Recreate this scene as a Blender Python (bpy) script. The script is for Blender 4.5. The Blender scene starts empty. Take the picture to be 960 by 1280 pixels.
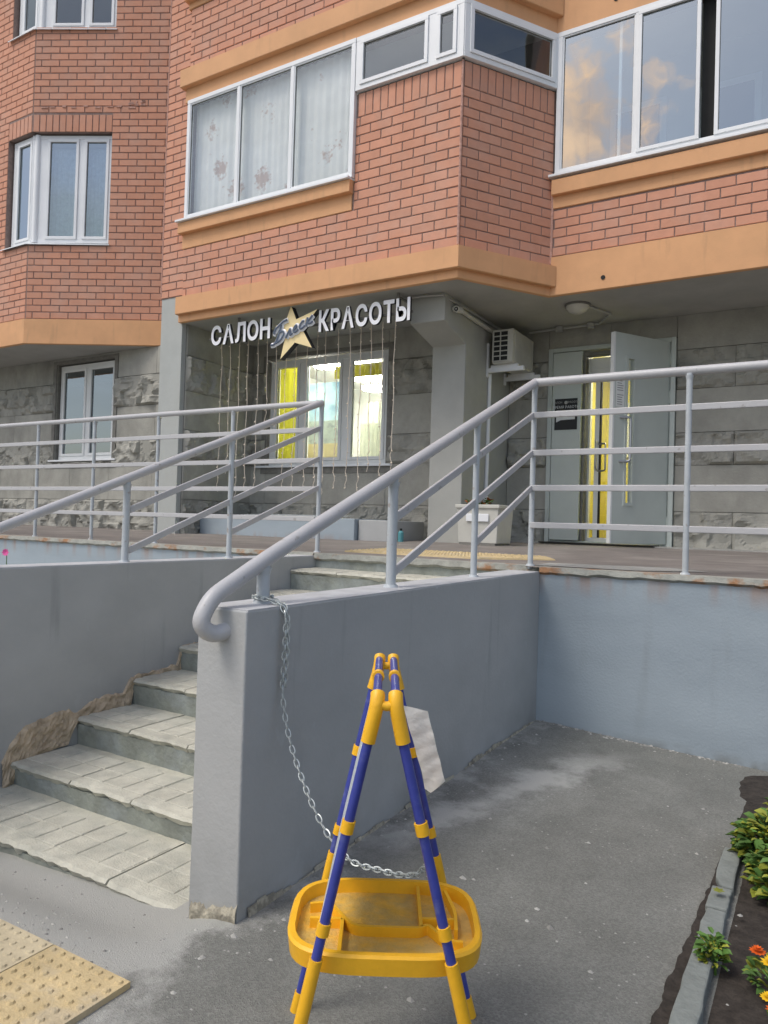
import bpy, bmesh, math, random
from mathutils import Vector, Matrix, noise
random.seed(7)
R_ = math.radians
SC = bpy.context.scene
COL = SC.collection

# ---------------------------------------------------------------- camera
CAMZ = 1.116
cam_d = bpy.data.cameras.new('camera'); cam = bpy.data.objects.new('camera', cam_d); COL.objects.link(cam)
yaw, pitch, roll = R_(-30.91666), R_(0.940926), R_(1.73327)
fw = Vector((math.sin(yaw)*math.cos(pitch), math.cos(yaw)*math.cos(pitch), math.sin(pitch)))
rt = Vector((math.cos(yaw), -math.sin(yaw), 0)); up = rt.cross(fw)
rt2 = rt*math.cos(roll) + up*math.sin(roll); up2 = up*math.cos(roll) - rt*math.sin(roll)
m = Matrix((rt2, up2, -fw)).transposed().to_4x4(); m.translation = (0, 0, CAMZ)
cam.matrix_world = m
cam_d.sensor_fit = 'VERTICAL'; cam_d.sensor_height = 24; cam_d.lens = 916.65/1280*24
cam_d.clip_start = 0.05; cam_d.clip_end = 2000
SC.camera = cam
SC.render.resolution_x = 768; SC.render.resolution_y = 1024

# ---------------------------------------------------------------- world, sun, exposure
SUN_EL, SUN_AZ = R_(57), R_(212)      # azimuth measured clockwise from +Y
w = bpy.data.worlds.new('World'); SC.world = w; w.use_nodes = True
nt = w.node_tree; nt.nodes.clear(); N = nt.nodes.new; L = nt.links.new
out = N('ShaderNodeOutputWorld'); bg = N('ShaderNodeBackground'); bg.inputs['Strength'].default_value = 0.125
sky = N('ShaderNodeTexSky'); sky.sky_type = 'NISHITA'; sky.sun_disc = False
sky.sun_elevation = SUN_EL; sky.sun_rotation = SUN_AZ; sky.air_density = 1.0; sky.dust_density = 3.5; sky.ozone_density = 1.0
tc = N('ShaderNodeTexCoord'); mp = N('ShaderNodeMapping'); mp.inputs['Scale'].default_value = (1, 1, 2.4)
cl = N('ShaderNodeTexNoise'); cl.inputs['Scale'].default_value = 2.1; cl.inputs['Detail'].default_value = 7; cl.inputs['Roughness'].default_value = .55
rp = N('ShaderNodeValToRGB'); rp.color_ramp.elements[0].position = .47; rp.color_ramp.elements[1].position = .70
tint = N('ShaderNodeValToRGB'); tint.color_ramp.elements[0].position = .42; tint.color_ramp.elements[0].color = (5.2, 4.8, 4.4, 1)
tint.color_ramp.elements[1].position = .72; tint.color_ramp.elements[1].color = (4.0, 4.5, 4.8, 1)
mx = N('ShaderNodeMixRGB')
L(tc.outputs['Generated'], mp.inputs['Vector']); L(mp.outputs[0], cl.inputs['Vector'])
L(cl.outputs['Fac'], rp.inputs[0]); L(cl.outputs['Fac'], tint.inputs[0])
L(rp.outputs[0], mx.inputs[0]); L(sky.outputs[0], mx.inputs[1]); L(tint.outputs[0], mx.inputs[2])
# one large evening cumulus, lit warm from the side, above the yard
cd_ = N('ShaderNodeVectorMath'); cd_.operation = 'DISTANCE'; cd_.inputs[1].default_value = (-.245, -.845, .475)
c2n = N('ShaderNodeTexNoise'); c2n.inputs['Scale'].default_value = 9; c2n.inputs['Detail'].default_value = 8; c2n.inputs['Roughness'].default_value = .6
L(tc.outputs['Generated'], cd_.inputs[0]); L(tc.outputs['Generated'], c2n.inputs['Vector'])
c2a = N('ShaderNodeMath'); c2a.operation = 'MULTIPLY_ADD'; c2a.inputs[1].default_value = -.30; L(c2n.outputs['Fac'], c2a.inputs[0]); L(cd_.outputs['Value'], c2a.inputs[2])
c2r = N('ShaderNodeMapRange'); c2r.inputs[1].default_value = -.055; c2r.inputs[2].default_value = -.10; c2r.clamp = True; L(c2a.outputs[0], c2r.inputs[0])
c2c = N('ShaderNodeValToRGB'); c2c.color_ramp.elements[0].position = .35; c2c.color_ramp.elements[0].color = (9.5, 7.0, 5.8, 1); c2c.color_ramp.elements[1].position = .62; c2c.color_ramp.elements[1].color = (21, 13, 7.5, 1)
L(c2n.outputs['Fac'], c2c.inputs[0]); mx2 = N('ShaderNodeMixRGB'); L(c2r.outputs[0], mx2.inputs[0]); L(mx.outputs[0], mx2.inputs[1]); L(c2c.outputs[0], mx2.inputs[2])
L(mx2.outputs[0], bg.inputs['Color']); L(bg.outputs[0], out.inputs[0])
sd = bpy.data.lights.new('sun', 'SUN'); sd.energy = 0.95; sd.angle = R_(20); sd.color = (1, .97, .92)
so = bpy.data.objects.new('sun', sd); COL.objects.link(so)
sdir = Vector((math.sin(SUN_AZ)*math.cos(SUN_EL), math.cos(SUN_AZ)*math.cos(SUN_EL), math.sin(SUN_EL)))
so.rotation_euler = sdir.to_track_quat('Z', 'Y').to_euler()
SC.view_settings.view_transform = 'Standard'; SC.view_settings.look = 'None'
SC.view_settings.exposure = 0.56; SC.view_settings.gamma = 1

# ---------------------------------------------------------------- materials
def mat(name, col, rough=.8, var=.12, scale=6, bump=.0, bscale=60, spec=.3, metal=0, rnd=0, col2=None, c2scale=3, c2lo=.5, c2hi=.62, stretch=None):
    M = bpy.data.materials.new(name); M.use_nodes = True; t = M.node_tree; n = t.nodes; l = t.links
    b = n['Principled BSDF']; b.inputs['Roughness'].default_value = rough; b.inputs['Metallic'].default_value = metal
    b.inputs['Specular IOR Level'].default_value = spec
    g = n.new('ShaderNodeNewGeometry'); pos = g.outputs['Position']
    if stretch:
        mpn = n.new('ShaderNodeMapping'); mpn.inputs['Scale'].default_value = stretch; l.new(pos, mpn.inputs[0]); pos = mpn.outputs[0]
    no = n.new('ShaderNodeTexNoise'); no.inputs['Scale'].default_value = scale; no.inputs['Detail'].default_value = 6; no.inputs['Roughness'].default_value = .62
    l.new(pos, no.inputs['Vector'])
    mr = n.new('ShaderNodeMapRange'); mr.inputs[1].default_value = .3; mr.inputs[2].default_value = .7
    mr.inputs[3].default_value = 1-var; mr.inputs[4].default_value = 1+var; l.new(no.outputs['Fac'], mr.inputs[0])
    base = None
    if col2:
        n2 = n.new('ShaderNodeTexNoise'); n2.inputs['Scale'].default_value = c2scale; n2.inputs['Detail'].default_value = 8; n2.inputs['Roughness'].default_value = .6
        l.new(pos, n2.inputs['Vector'])
        r2 = n.new('ShaderNodeMapRange'); r2.inputs[1].default_value = c2lo; r2.inputs[2].default_value = c2hi; l.new(n2.outputs['Fac'], r2.inputs[0])
        m2 = n.new('ShaderNodeMixRGB'); m2.inputs[1].default_value = (*col, 1); m2.inputs[2].default_value = (*col2, 1); l.new(r2.outputs[0], m2.inputs[0]); base = m2.outputs[0]
    hv = n.new('ShaderNodeHueSaturation'); hv.inputs['Color'].default_value = (*col, 1)
    if base: l.new(base, hv.inputs['Color'])
    val = mr.outputs[0]
    if rnd:
        oi = n.new('ShaderNodeObjectInfo'); ad = n.new('ShaderNodeMath'); ad.operation = 'ADD'
        l.new(oi.outputs['Random'], ad.inputs[0]); l.new(g.outputs['Random Per Island'], ad.inputs[1])
        fr = n.new('ShaderNodeMath'); fr.operation = 'FRACT'; l.new(ad.outputs[0], fr.inputs[0])
        mr2 = n.new('ShaderNodeMapRange'); mr2.inputs[3].default_value = 1-rnd; mr2.inputs[4].default_value = 1+rnd; l.new(fr.outputs[0], mr2.inputs[0])
        mu = n.new('ShaderNodeMath'); mu.operation = 'MULTIPLY'; l.new(mr.outputs[0], mu.inputs[0]); l.new(mr2.outputs[0], mu.inputs[1]); val = mu.outputs[0]
    l.new(val, hv.inputs['Value']); l.new(hv.outputs[0], b.inputs['Base Color'])
    if bump:
        nb = n.new('ShaderNodeTexNoise'); nb.inputs['Scale'].default_value = bscale; nb.inputs['Detail'].default_value = 5; l.new(g.outputs['Position'], nb.inputs['Vector'])
        bu = n.new('ShaderNodeBump'); bu.inputs['Strength'].default_value = bump; bu.inputs['Distance'].default_value = .01
        l.new(nb.outputs['Fac'], bu.inputs['Height']); l.new(bu.outputs[0], b.inputs['Normal'])
    M['hv'] = hv.name
    return M

def emat(name, col, s):
    M = bpy.data.materials.new(name); M.use_nodes = True; b = M.node_tree.nodes['Principled BSDF']
    b.inputs['Base Color'].default_value = (*col, 1); b.inputs['Emission Color'].default_value = (*col, 1); b.inputs['Emission Strength'].default_value = s
    return M

def glass(name, refl=.16, tint=(.78, .84, .86), wav=.0):
    M = bpy.data.materials.new(name); M.use_nodes = True; t = M.node_tree; n = t.nodes; l = t.links
    n.remove(n['Principled BSDF']); o = n['Material Output']
    tr = n.new('ShaderNodeBsdfTransparent'); tr.inputs[0].default_value = (*tint, 1)
    gl = n.new('ShaderNodeBsdfGlossy'); gl.inputs['Roughness'].default_value = .0; gl.inputs[0].default_value = (.82, .93, 1, 1)
    lwt = n.new('ShaderNodeLayerWeight'); lwt.inputs[0].default_value = .5; lw = n.new('ShaderNodeMath'); lw.operation = 'POWER'; lw.inputs[1].default_value = 3.5; l.new(lwt.outputs['Facing'], lw.inputs[0])
    ma = n.new('ShaderNodeMath'); ma.operation = 'MULTIPLY_ADD'; ma.inputs[1].default_value = .8; ma.inputs[2].default_value = refl+.05; ma.use_clamp = True
    g = n.new('ShaderNodeNewGeometry'); nb = n.new('ShaderNodeTexNoise'); nb.inputs['Scale'].default_value = 1.5; l.new(g.outputs['Position'], nb.inputs['Vector'])
    bu = n.new('ShaderNodeBump'); bu.inputs['Strength'].default_value = .12; bu.inputs['Distance'].default_value = .03; l.new(nb.outputs['Fac'], bu.inputs['Height']); l.new(bu.outputs[0], gl.inputs['Normal'])
    l.new(lw.outputs[0], ma.inputs[0]); ms = n.new('ShaderNodeMixShader'); l.new(ma.outputs[0], ms.inputs[0]); l.new(tr.outputs[0], ms.inputs[1]); l.new(gl.outputs[0], ms.inputs[2]); l.new(ms.outputs[0], o.inputs[0])
    return M

BRK = (.60, .30, .20)
M = dict(
 brick=mat('brick', BRK, .85, .06, 9, .2, 120, rnd=.05, col2=(.56, .32, .235), c2scale=2.5, c2lo=.45, c2hi=.7),
 mortar=mat('mortar', (.27, .20, .175), .95, .2, 20, .4, 90),
 orange=mat('orange_paint', (.68, .375, .19), .7, .06, 3, .12, 80, col2=(.61, .345, .175), c2scale=2, c2lo=.5, c2hi=.75),
 patch=mat('mortar_smear', (.5, .3, .24), .9, .25, 30, .5, 60),
 soffit=mat('soffit_plaster', (.39, .385, .36), .9, .10, 2.5, .15, 40),
 stone=mat('stone_concrete', (.36, .355, .315), .92, .16, 4, .4, 45, col2=(.27, .27, .24), c2scale=1.6, c2lo=.45, c2hi=.72, rnd=.07, stretch=(1, 1, .7)),
 joint=mat('joint', (.20, .195, .175), .95, .2, 12, .3, 60),
 column=mat('column_paint', (.42, .44, .42), .8, .07, 3, .2, 50, col2=(.36, .37, .34), c2scale=3, c2lo=.5, c2hi=.75),
 pillar=mat('pillar_paint', (.40, .405, .375), .85, .08, 2.5, .15, 50),
 grey=mat('grey_paint', (.41, .42, .415), .62, .05, 2.2, .18, 70, col2=(.37, .38, .375), c2scale=1.3, c2lo=.42, c2hi=.7, spec=.35, stretch=(1, 1, 1.8)),
 greytop=mat('grey_paint_pale', (.47, .48, .49), .8, .14, 9, .2, 60),  # paler, more mottled grey for the wall tops
 edge=mat('slab_edge', (.33, .335, .30), .9, .2, 14, .5, 60, col2=(.31, .17, .09), c2scale=5.5, c2lo=.53, c2hi=.64),
 rust=mat('rust_stain', (.33, .145, .06), .9, .3, 25, .3, 60, col2=(.36, .34, .28), c2scale=14, c2lo=.45, c2hi=.6),
 deck=mat('deck_asphalt', (.20, .18, .165), .9, .16, 3, .4, 90, col2=(.27, .25, .225), c2scale=1.8, c2lo=.5, c2hi=.7),
 cement=mat('cement', (.36, .36, .335), .9, .14, 7, .4, 60),
 yellowtile=mat('yellow_tactile', (.53, .42, .235), .9, .18, 9, .4, 120, col2=(.50, .42, .28), c2scale=6),
 paletile=mat('pale_tactile', (.50, .43, .29), .85, .16, 12, .3, 70),
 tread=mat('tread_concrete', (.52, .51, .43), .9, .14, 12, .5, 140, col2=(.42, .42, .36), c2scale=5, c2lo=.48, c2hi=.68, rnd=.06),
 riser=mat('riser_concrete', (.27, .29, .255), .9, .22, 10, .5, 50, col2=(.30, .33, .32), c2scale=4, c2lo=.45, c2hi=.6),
 rubble=mat('rubble', (.47, .38, .27), .95, .3, 18, .7, 50),
 rail=mat('rail_paint', (.47, .47, .475), .42, .05, 6, .12, 90, spec=.5),
 railpost=mat('rail_post_paint', (.45, .485, .505), .45, .08, 12, .15, 90, spec=.5),
 white=mat('white_plastic', (.78, .80, .81), .35, .04, 3, spec=.5),
 winside=mat('grey_plastic', (.72, .74, .73), .4, .05, 3, spec=.5),
 oldwhite=mat('off_white', (.55, .545, .49), .6, .08, 6),
 doorm=mat('door_paint', (.50, .55, .515), .5, .05, 3, spec=.4),
 dark=mat('dark_gap', (.03, .03, .03), .8),
 black=mat('black_plastic', (.02, .022, .022), .5),
 metal=mat('brushed_steel', (.45, .46, .48), .35, .05, 10, metal=.9),
 letter=mat('white_letter', (.92, .93, .95), .4, .02, 4),
 side=mat('letter_side', (.03, .03, .035), .5),
 star=mat('gold_star', (.90, .74, .40), .45, .05, 5),
 script=mat('script_grey', (.10, .13, .18), .5),
 wire=mat('string_wire', (.75, .66, .54), .6),
 curtain=mat('curtain', (.86, .88, .84), .9, .06, 4),
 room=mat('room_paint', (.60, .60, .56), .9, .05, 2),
 roomshade=mat('room_shade', (.16, .15, .14), .9, .1, 2),  # dimness of the unlit rooms put into a dark wall colour
 yroom=mat('yellow_wall', (.72, .62, .08), .8, .04, 2),
 yblind=mat('yellow_blind', (.60, .56, .05), .8, .1, 8),
 film=mat('window_film', (.66, .78, .80), .7, .12, 5, col2=(.45, .58, .66), c2scale=3),
 ytube=mat('yellow_plastic', (.86, .46, .018), .42, .07, 25, .08, 120, spec=.5),
 trayfloor=mat('dusty_plastic', (.70, .41, .06), .8, .15, 30, .35, 160, col2=(.55, .38, .12), c2scale=16, c2lo=.42, c2hi=.62),
 btube=mat('blue_paint', (.045, .06, .30), .36, .12, 30, .05, 120, col2=(.10, .12, .33), c2scale=22, c2lo=.55, c2hi=.7, spec=.5),
 board=mat('white_board', (.62, .66, .66), .3, .05, 4),
 chalk=mat('brown_board', (.16, .10, .075), .7),
 cloth=mat('white_cloth', (.88, .86, .80), .9, .06, 30, .3, 50),
 chain=mat('galvanised', (.50, .54, .53), .4, .15, 40, metal=.5),
 soil=mat('soil', (.045, .038, .032), .95, .4, 25, 1.0, 50),
 kerb=mat('kerb_concrete', (.215, .235, .22), .9, .15, 12, .5, 60),
 leaf=mat('leaf', (.075, .155, .03), .6, .25, 10, rnd=.35),
 leafy=mat('leaf_yellow', (.22, .24, .03), .6, .2, 10, rnd=.3),
 fyel=mat('petal_yellow', (.80, .52, .02), .6, .1, 20), fora=mat('petal_orange', (.72, .12, .01), .6, .2, 20), fpink=mat('petal_pink', (.75, .12, .35), .6, .1, 20),
 pebble=mat('pebble', (.34, .335, .31), .9, .2, 30, rnd=.3),
 paper=mat('paper', (.72, .74, .72), .8, .03, 9),
 ink=mat('ink', (.12, .12, .13), .8), dim=mat('dim_print', (.42, .42, .40), .8),
 terra=mat('wilted_plant', (.30, .10, .03), .8, .3, 30),
 brownbox=mat('teal_bottle', (.10, .30, .33), .4),
)
M['glass'] = glass('window_glass', .07, (.985, .995, .995))
M['glass_hi'] = glass('window_glass_outer', .24, (.60, .68, .70))
M['glass_in'] = glass('shop_glass', .03, (.9, .93, .9))
M['lamp'] = emat('lamp_panel', (1, .98, .90), 34)
M['lamphall'] = emat('hall_lamp_panel', (1, .98, .92), 18)
M['lampoff'] = mat('lamp_glass', (.55, .54, .48), .35, spec=.5)

# asphalt: chalky streaks, damp patches, aggregate
A_ = mat('asphalt', (.20, .203, .185), .95, .13, 5, .5, 420, col2=(.30, .305, .28), c2scale=1.05, c2lo=.50, c2hi=.72, stretch=(1, .75, 1))
t = A_.node_tree; n = t.nodes; l = t.links
hv = n[A_['hv']]; b = n['Principled BSDF']; g = n.new('ShaderNodeNewGeometry')
vo = n.new('ShaderNodeTexVoronoi'); vo.inputs['Scale'].default_value = 34; l.new(g.outputs['Position'], vo.inputs['Vector'])
lt = n.new('ShaderNodeMath'); lt.operation = 'LESS_THAN'; lt.inputs[1].default_value = .13; l.new(vo.outputs['Distance'], lt.inputs[0])
n3 = n.new('ShaderNodeTexNoise'); n3.inputs['Scale'].default_value = 4; l.new(g.outputs['Position'], n3.inputs['Vector'])
gt = n.new('ShaderNodeMath'); gt.operation = 'GREATER_THAN'; gt.inputs[1].default_value = .55; l.new(n3.outputs['Fac'], gt.inputs[0])
vg = n.new('ShaderNodeTexVoronoi'); vg.inputs['Scale'].default_value = 210; l.new(g.outputs['Position'], vg.inputs['Vector'])
sv = n.new('ShaderNodeSeparateColor'); l.new(vg.outputs['Color'], sv.inputs[0])
gr = n.new('ShaderNodeMapRange'); gr.inputs[3].default_value = .82; gr.inputs[4].default_value = 1.18; l.new(sv.outputs[0], gr.inputs[0])
gm = n.new('ShaderNodeMixRGB'); gm.blend_type = 'MULTIPLY'; gm.inputs[0].default_value = 1; l.new(hv.outputs[0], gm.inputs[1]); l.new(gr.outputs[0], gm.inputs[2])
mu = n.new('ShaderNodeMath'); mu.operation = 'MULTIPLY'; l.new(lt.outputs[0], mu.inputs[0]); l.new(gt.outputs[0], mu.inputs[1])
bm_ = n.new('ShaderNodeBump'); bm_.inputs['Strength'].default_value = .3; bm_.inputs['Distance'].default_value = .004; l.new(vg.outputs['Distance'], bm_.inputs['Height']); l.new(b.inputs['Normal'].links[0].from_socket, bm_.inputs['Normal']); l.new(bm_.outputs[0], b.inputs['Normal'])
mxx = n.new('ShaderNodeMixRGB'); mxx.inputs[2].default_value = (.36, .355, .33, 1); l.new(mu.outputs[0], mxx.inputs[0]); l.new(gm.outputs[0], mxx.inputs[1])
# long pale cement smear running across the yard (a stain with its own shape)
sx = n.new('ShaderNodeSeparateXYZ'); l.new(g.outputs['Position'], sx.inputs[0])
def mth(op, a, bb, c=None):
    k = n.new('ShaderNodeMath'); k.operation = op
    for i, v in enumerate((a, bb, c)):
        if v is None: continue
        if isinstance(v, (int, float)): k.inputs[i].default_value = v
        else: l.new(v, k.inputs[i])
    return k.outputs[0]
n4 = n.new('ShaderNodeTexNoise'); n4.inputs['Scale'].default_value = 5; n4.inputs['Detail'].default_value = 9; n4.inputs['Roughness'].default_value = .7; l.new(g.outputs['Position'], n4.inputs['Vector'])
# distance from line through (-1.25,2.75) .. (-.95,3.75)
dl = mth('ABSOLUTE', mth('ADD', mth('MULTIPLY', mth('SUBTRACT', sx.outputs[0], -1.12), .958), mth('MULTIPLY', mth('SUBTRACT', sx.outputs[1], 3.1), -.287)), 0)
dl = mth('ADD', dl, mth('MULTIPLY', mth('SUBTRACT', n4.outputs['Fac'], .5), .55))
yy = mth('ABSOLUTE', mth('SUBTRACT', sx.outputs[1], 3.0), 0)
band = n.new('ShaderNodeMapRange'); band.inputs[1].default_value = .13; band.inputs[2].default_value = .0; l.new(dl, band.inputs[0])
yb = n.new('ShaderNodeMapRange'); yb.inputs[1].default_value = .95; yb.inputs[2].default_value = .5; l.new(yy, yb.inputs[0])
bf = mth('MULTIPLY', mth('MULTIPLY', band.outputs[0], yb.outputs[0]), .95)
# old cement skim by the steps: a patch with a ragged outline
ex = mth('ADD', sx.outputs[0], mth('MULTIPLY', mth('SUBTRACT', n4.outputs['Fac'], .5), .9))
ey = mth('ADD', sx.outputs[1], mth('MULTIPLY', mth('SUBTRACT', n4.outputs['Fac'], .5), .7))
kx = n.new('ShaderNodeMapRange'); kx.inputs[1].default_value = -1.34; kx.inputs[2].default_value = -1.50; l.new(ex, kx.inputs[0])
ky = n.new('ShaderNodeMapRange'); ky.inputs[1].default_value = .85; ky.inputs[2].default_value = 1.05; l.new(ey, ky.inputs[0])
bf2 = mth('MULTIPLY', mth('MULTIPLY', kx.outputs[0], ky.outputs[0]), .75)
bf = mth('MAXIMUM', bf, bf2)
m5 = n.new('ShaderNodeMixRGB'); m5.inputs[2].default_value = (.46, .46, .43, 1); l.new(bf, m5.inputs[0]); l.new(mxx.outputs[0], m5.inputs[1])
l.new(m5.outputs[0], b.inputs['Base Color']); M['asphalt'] = A_

# grey paint of the platform front: rust runs and dirt near the foot
def addstain(Mt, col, expr_axis, zc, width, sc, lo, hi, strength, stretch):
    t = Mt.node_tree; n = t.nodes; l = t.links; b = n['Principled BSDF']; src = b.inputs['Base Color'].links[0].from_socket
    g = n.new('ShaderNodeNewGeometry'); mp = n.new('ShaderNodeMapping'); mp.inputs['Scale'].default_value = stretch; l.new(g.outputs['Position'], mp.inputs[0])
    no = n.new('ShaderNodeTexNoise'); no.inputs['Scale'].default_value = sc; no.inputs['Detail'].default_value = 6; l.new(mp.outputs[0], no.inputs['Vector'])
    s = n.new('ShaderNodeSeparateXYZ'); l.new(g.outputs['Position'], s.inputs[0])
    ab = n.new('ShaderNodeMath'); ab.operation = 'SUBTRACT'; ab.inputs[1].default_value = zc; l.new(s.outputs[2], ab.inputs[0])
    aa = n.new('ShaderNodeMath'); aa.operation = 'ABSOLUTE'; l.new(ab.outputs[0], aa.inputs[0])
    f = n.new('ShaderNodeMapRange'); f.inputs[1].default_value = width; f.inputs[2].default_value = 0; l.new(aa.outputs[0], f.inputs[0])
    q = n.new('ShaderNodeMapRange'); q.inputs[1].default_value = lo; q.inputs[2].default_value = hi; l.new(no.outputs['Fac'], q.inputs[0])
    mu = n.new('ShaderNodeMath'); mu.operation = 'MULTIPLY'; l.new(f.outputs[0], mu.inputs[0]); l.new(q.outputs[0], mu.inputs[1])
    m2 = n.new('ShaderNodeMath'); m2.operation = 'MULTIPLY'; m2.inputs[1].default_value = strength; l.new(mu.outputs[0], m2.inputs[0])
    x = n.new('ShaderNodeMixRGB'); x.inputs[2].default_value = (*col, 1); l.new(m2.outputs[0], x.inputs[0]); l.new(src, x.inputs[1]); l.new(x.outputs[0], b.inputs['Base Color'])
M['greyfront'] = mat('grey_paint_front', (.35, .41, .45), .6, .05, 1.5, .15, 70, col2=(.27, .32, .36), c2scale=1.1, c2lo=.4, c2hi=.7, spec=.35, stretch=(.6, 1, 1.6))
addstain(M['greyfront'], (.34, .17, .07), 2, .86, .14, 3.5, .50, .66, .6, (2.6, 1, .25))
addstain(M['greyfront'], (.17, .17, .15), 2, -.06, .07, 8, .4, .6, .8, (1, 1, 1))
addstain(M['grey'], (.19, .19, .175), 2, -.08, .34, 3, .40, .66, .6, (1, 1, 1))
addstain(M['grey'], (.36, .34, .28), 2, -.07, .08, 14, .48, .56, .9, (1, 1, 1))
addstain(M['grey'], (.21, .225, .225), 2, .60, .50, 5, .60, .72, .45, (2.5, 2.5, .22))
addstain(M['grey'], (.43, .45, .45), 2, .45, .8, 16, .66, .70, .5, (1, 1, .5))
addstain(M['greyfront'], (.24, .27, .28), 2, .45, .6, 4, .58, .75, .4, (2.5, 2.5, .3))
addstain(M['orange'], (.36, .22, .12), 2, 4.5, 4, 5, .60, .75, .35, (2.2, 2.2, .35))
addstain(M['rail'], (.24, .22, .20), 2, 1.4, 2, 26, .66, .70, .6, (1, 1, 1))
addstain(M['railpost'], (.26, .20, .16), 2, 1.2, 2, 22, .64, .69, .7, (1, 1, 1))

# flowered curtain
Cm = M['curtain']; t = Cm.node_tree; n = t.nodes; l = t.links; b = n['Principled BSDF']; src = b.inputs['Base Color'].links[0].from_socket
g = n.new('ShaderNodeNewGeometry'); mp = n.new('ShaderNodeMapping'); mp.inputs['Scale'].default_value = (2.6, 0, 2.1); l.new(g.outputs['Position'], mp.inputs[0])
v = n.new('ShaderNodeTexVoronoi'); v.inputs['Scale'].default_value = 1; v.inputs['Randomness'].default_value = .8; l.new(mp.outputs[0], v.inputs['Vector'])
n5 = n.new('ShaderNodeTexNoise'); n5.inputs['Scale'].default_value = 22; n5.inputs['Detail'].default_value = 3; l.new(g.outputs['Position'], n5.inputs['Vector'])
ad = n.new('ShaderNodeMath'); ad.operation = 'MULTIPLY_ADD'; ad.inputs[1].default_value = .55; l.new(n5.outputs['Fac'], ad.inputs[0]); l.new(v.outputs['Distance'], ad.inputs[2])
q = n.new('ShaderNodeMapRange'); q.inputs[1].default_value = .60; q.inputs[2].default_value = .46; l.new(ad.outputs[0], q.inputs[0])
qs = n.new('ShaderNodeMath'); qs.operation = 'MULTIPLY'; qs.inputs[1].default_value = .85; l.new(q.outputs[0], qs.inputs[0])
x = n.new('ShaderNodeMixRGB'); x.inputs[2].default_value = (.50, .35, .27, 1); l.new(qs.outputs[0], x.inputs[0]); l.new(src, x.inputs[1]); l.new(x.outputs[0], b.inputs['Base Color'])

# ---------------------------------------------------------------- mesh helpers
class MB:
    def __init__(s): s.v = []; s.f = []; s.m = []
    def add(s, vs, fs, mi=0):
        o = len(s.v); s.v += [tuple(p) for p in vs]; s.f += [tuple(i+o for i in f) for f in fs]; s.m += [mi]*len(fs); return s
    def box(s, x0, x1, y0, y1, z0, z1, mi=0):
        return s.add([(x, y, z) for x in (x0, x1) for y in (y0, y1) for z in (z0, z1)],
                     [(0, 1, 3, 2), (4, 6, 7, 5), (0, 4, 5, 1), (2, 3, 7, 6), (0, 2, 6, 4), (1, 5, 7, 3)], mi)
    def wbox(s, W, s0, s1, d0, d1, z0, z1, mi=0):
        return s.add([W.p(a, d, z) for a in (s0, s1) for d in (d0, d1) for z in (z0, z1)],
                     [(0, 2, 3, 1), (4, 5, 7, 6), (0, 1, 5, 4), (2, 6, 7, 3), (0, 4, 6, 2), (1, 3, 7, 5)], mi)
    def quad(s, a, b, c, d, mi=0): return s.add([a, b, c, d], [(0, 1, 2, 3)], mi)
    def prism(s, poly, z0, z1, mi=0):
        k = len(poly); s.add([(x, y, z0) for x, y in poly]+[(x, y, z1) for x, y in poly],
              [tuple(reversed(range(k))), tuple(range(k, 2*k))]+[(i, (i+1) % k, k+(i+1) % k, k+i) for i in range(k)], mi); return s
    def tube(s, pts, r, n=10, mi=0, caps=True, radii=None, closed=False):
        pts = [Vector(p) for p in pts]; k = len(pts); rings = []; prev = None
        for i, p in enumerate(pts):
            if closed: tdir = (pts[(i+1) % k]-pts[i-1]).normalized()
            elif i == 0: tdir = (pts[1]-p).normalized()
            elif i == k-1: tdir = (p-pts[-2]).normalized()
            else: tdir = ((pts[i+1]-p).normalized()+(p-pts[i-1]).normalized()).normalized()
            if prev is None:
                a = Vector((0, 0, 1)) if abs(tdir.z) < .9 else Vector((1, 0, 0)); u = tdir.cross(a).normalized()
            else: u = (prev-tdir*prev.dot(tdir)).normalized()
            prev = u; vv = tdir.cross(u); rr = radii[i] if radii else r
            rings.append([p+(u*math.cos(2*math.pi*j/n)+vv*math.sin(2*math.pi*j/n))*rr for j in range(n)])
        vs = [q for ring in rings for q in ring]; fs = []
        for i in range(k if closed else k-1):
            for j in range(n):
                a = i*n; b2 = ((i+1) % k)*n; fs.append((a+j, a+(j+1) % n, b2+(j+1) % n, b2+j))
        if caps and not closed: fs += [tuple(reversed(range(n))), tuple(range((k-1)*n, k*n))]
        return s.add(vs, fs, mi)
    def build(s, name, mats, parent=None, smooth=False):
        me = bpy.data.meshes.new(name); me.from_pydata(s.v, [], s.f)
        if not isinstance(mats, (list, tuple)): mats = [mats]
        for mm in mats: me.materials.append(mm)
        if len(mats) > 1: me.polygons.foreach_set('material_index', s.m)
        bm = bmesh.new(); bm.from_mesh(me); bmesh.ops.recalc_face_normals(bm, faces=bm.faces); bm.to_mesh(me); bm.free()
        if smooth:
            for p in me.polygons: p.use_smooth = True
            try: me.set_sharp_from_angle(angle=R_(40))
            except Exception: pass
        o = bpy.data.objects.new(name, me); COL.objects.link(o)
        if parent: o.parent = parent
        return o
def tag(o, label=None, cat=None, group=None, kind=None):
    if label: o['label'] = label
    if cat: o['category'] = cat
    if group: o['group'] = group
    if kind: o['kind'] = kind
    return o
def empty(name, loc=(0, 0, 0), rz=0, **k):
    o = bpy.data.objects.new(name, None); COL.objects.link(o); o.empty_display_size = .1; o.location = loc; o.rotation_euler = (0, 0, rz); tag(o, **k)
    o['_l'] = 0; del o['_l']; return o
def local(o, root):
    # keep world geometry while parenting to an empty that sits elsewhere
    o.parent = root; o.matrix_parent_inverse = root_inv(root); return o
def root_inv(root): return (Matrix.Translation(root.location) @ root.rotation_euler.to_matrix().to_4x4()).inverted()
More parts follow.
